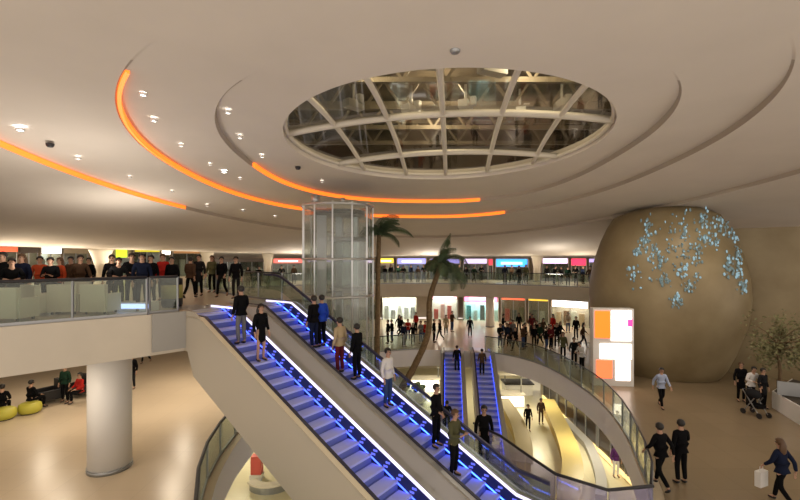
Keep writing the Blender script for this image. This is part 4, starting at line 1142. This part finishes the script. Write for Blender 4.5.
# labels: the look, then what stands nearby; an order from the left where several look the same
groups = {}
for r in PEOPLE: groups.setdefault((r[1], r[2]), []).append(r)
for (look, where), L in groups.items():
    L.sort(key=lambda r: r[0])
    for i, r in enumerate(L):
        lb = '%s %s' % (look, where)
        if len(L) > 1: lb += ', ' + ORD[i]
        r[3]['label'] = lb
        if where in ('on the left balcony', 'on the upper landing behind the escalators', 'on the far upper floor', 'on the far middle floor'): r[3]['group'] = 'people ' + where

# ------------------------------------------------------------------ lights
def area(name, loc, size, power, col, rot=(0, 0, 0), sy=None):
    l = bpy.data.lights.new(name, 'AREA'); l.energy = power; l.color = col; l.size = size
    if sy: l.shape = 'RECTANGLE'; l.size_y = sy
    o = bpy.data.objects.new(name, l); COL.objects.link(o); o.location = loc; o.rotation_euler = rot
    return o
WARM = (1, .84, .64); WM2 = (1, .86, .70); WM3 = (1, .90, .78)
# under-balcony and landing downlights on the middle floor, left
for x, y, p in ((-9.5, 18.0, 60), (-7.5, 21, 60), (-13, 16.5, 60), (-11, 22, 55), (-16.5, 20, 50), (-9.8, 11.2, 30), (-8, 26, 55)):
    area('soffit_lamp', (x, y, L2 - 1.27), .5, p, WARM)
# middle floor far side
for px, d in ((390, 41.5), (440, 41.5), (500, 41), (550, 39.5)):
    area('soffit_lamp', (X(px, d), d, LF - 1.22), .6, 60, WARM)
# lower floor
for x, y in ((-9, 16), (-9, 24), (10.3, 18), (10.2, 24), (9.8, 31), (3, 34), (-3, 33), (-7, 12), (9, 37)):
    area('lower_lamp', (x, y, -1.4), .8, 125, (1, .90, .66))
# upper floor shop strip
for px, p in ((20, 60), (75, 60), (150, 70), (230, 60), (300, 60), (420, 80), (500, 80), (570, 70)):
    q = arcpt(px, 26.0); area('upper_lamp', (q.x, q.y, EYE + H(q.x, q.y) - .06), .6, p, WM2)
# added fill washing the dish ceiling from below, without fixtures
for x, y, z, p in ((-9.6, 12.6, L2 + 1.2, 90), (-12, 19, L2 + 1.2, 90), (3, 40.6, LF + 1.0, 70), (-9, 37.6, LF + 1.0, 60), (13, 36.4, LF + 1.0, 60)):
    area('ceiling_fill', (x, y, z), 1.0, p, WM3, (PI, 0, 0))
for px in (6, 60, 125, 185, 240, 300, 400, 460, 520, 580):  # unseen upward fill added before the shops to lighten the ceiling
    q = arcpt(px, 24.0); area('shop_front_fill', (q.x, q.y, (L2 if px < 206 else LF) + 1.1), 2.2, 55, (1, .86, .66), (PI, 0, 0))
for x, y in ((11, 13.5), (14.0, 18.5), (16.5, 13), (9.8, 20)):
    area('concourse_lamp', (x, y, EYE + H(x, y) - .05), .5, 62, (1, .88, .72))
# lamps in the roof space above the skylight
for x, y in ((-1, 11.5), (4, 12), (1.5, 16.5)):
    l = bpy.data.lights.new('roof_lamp', 'POINT'); l.energy = 160; l.color = (1, .85, .6); l.shadow_soft_size = .15
    o = bpy.data.objects.new('roof_lamp', l); COL.objects.link(o); o.location = (x, y, 12.4)

w = bpy.data.worlds.new('world'); SC.world = w; w.use_nodes = True
bg = w.node_tree.nodes['Background']; bg.inputs['Color'].default_value = (1, .88, .76, 1); bg.inputs['Strength'].default_value = 1.0

# ------------------------------------------------------------------ camera
cam = bpy.data.cameras.new('camera'); co = bpy.data.objects.new('camera', cam); COL.objects.link(co)
cam.sensor_width = 36; cam.lens = F / 800 * 36; cam.shift_y = 8 / 800
co.location = (0, 0, EYE); co.rotation_euler = (PI / 2, 0, 0)
cam.clip_start = .1; cam.clip_end = 200
SC.camera = co
vs = SC.view_settings
vs.view_transform = 'Standard'; vs.look = 'None'; vs.gamma = 1.0; vs.exposure = 0.55; vs.use_curve_mapping = False
SC.cycles.use_denoising = True
SC.cycles.max_bounces = 8; SC.cycles.transparent_max_bounces = 16
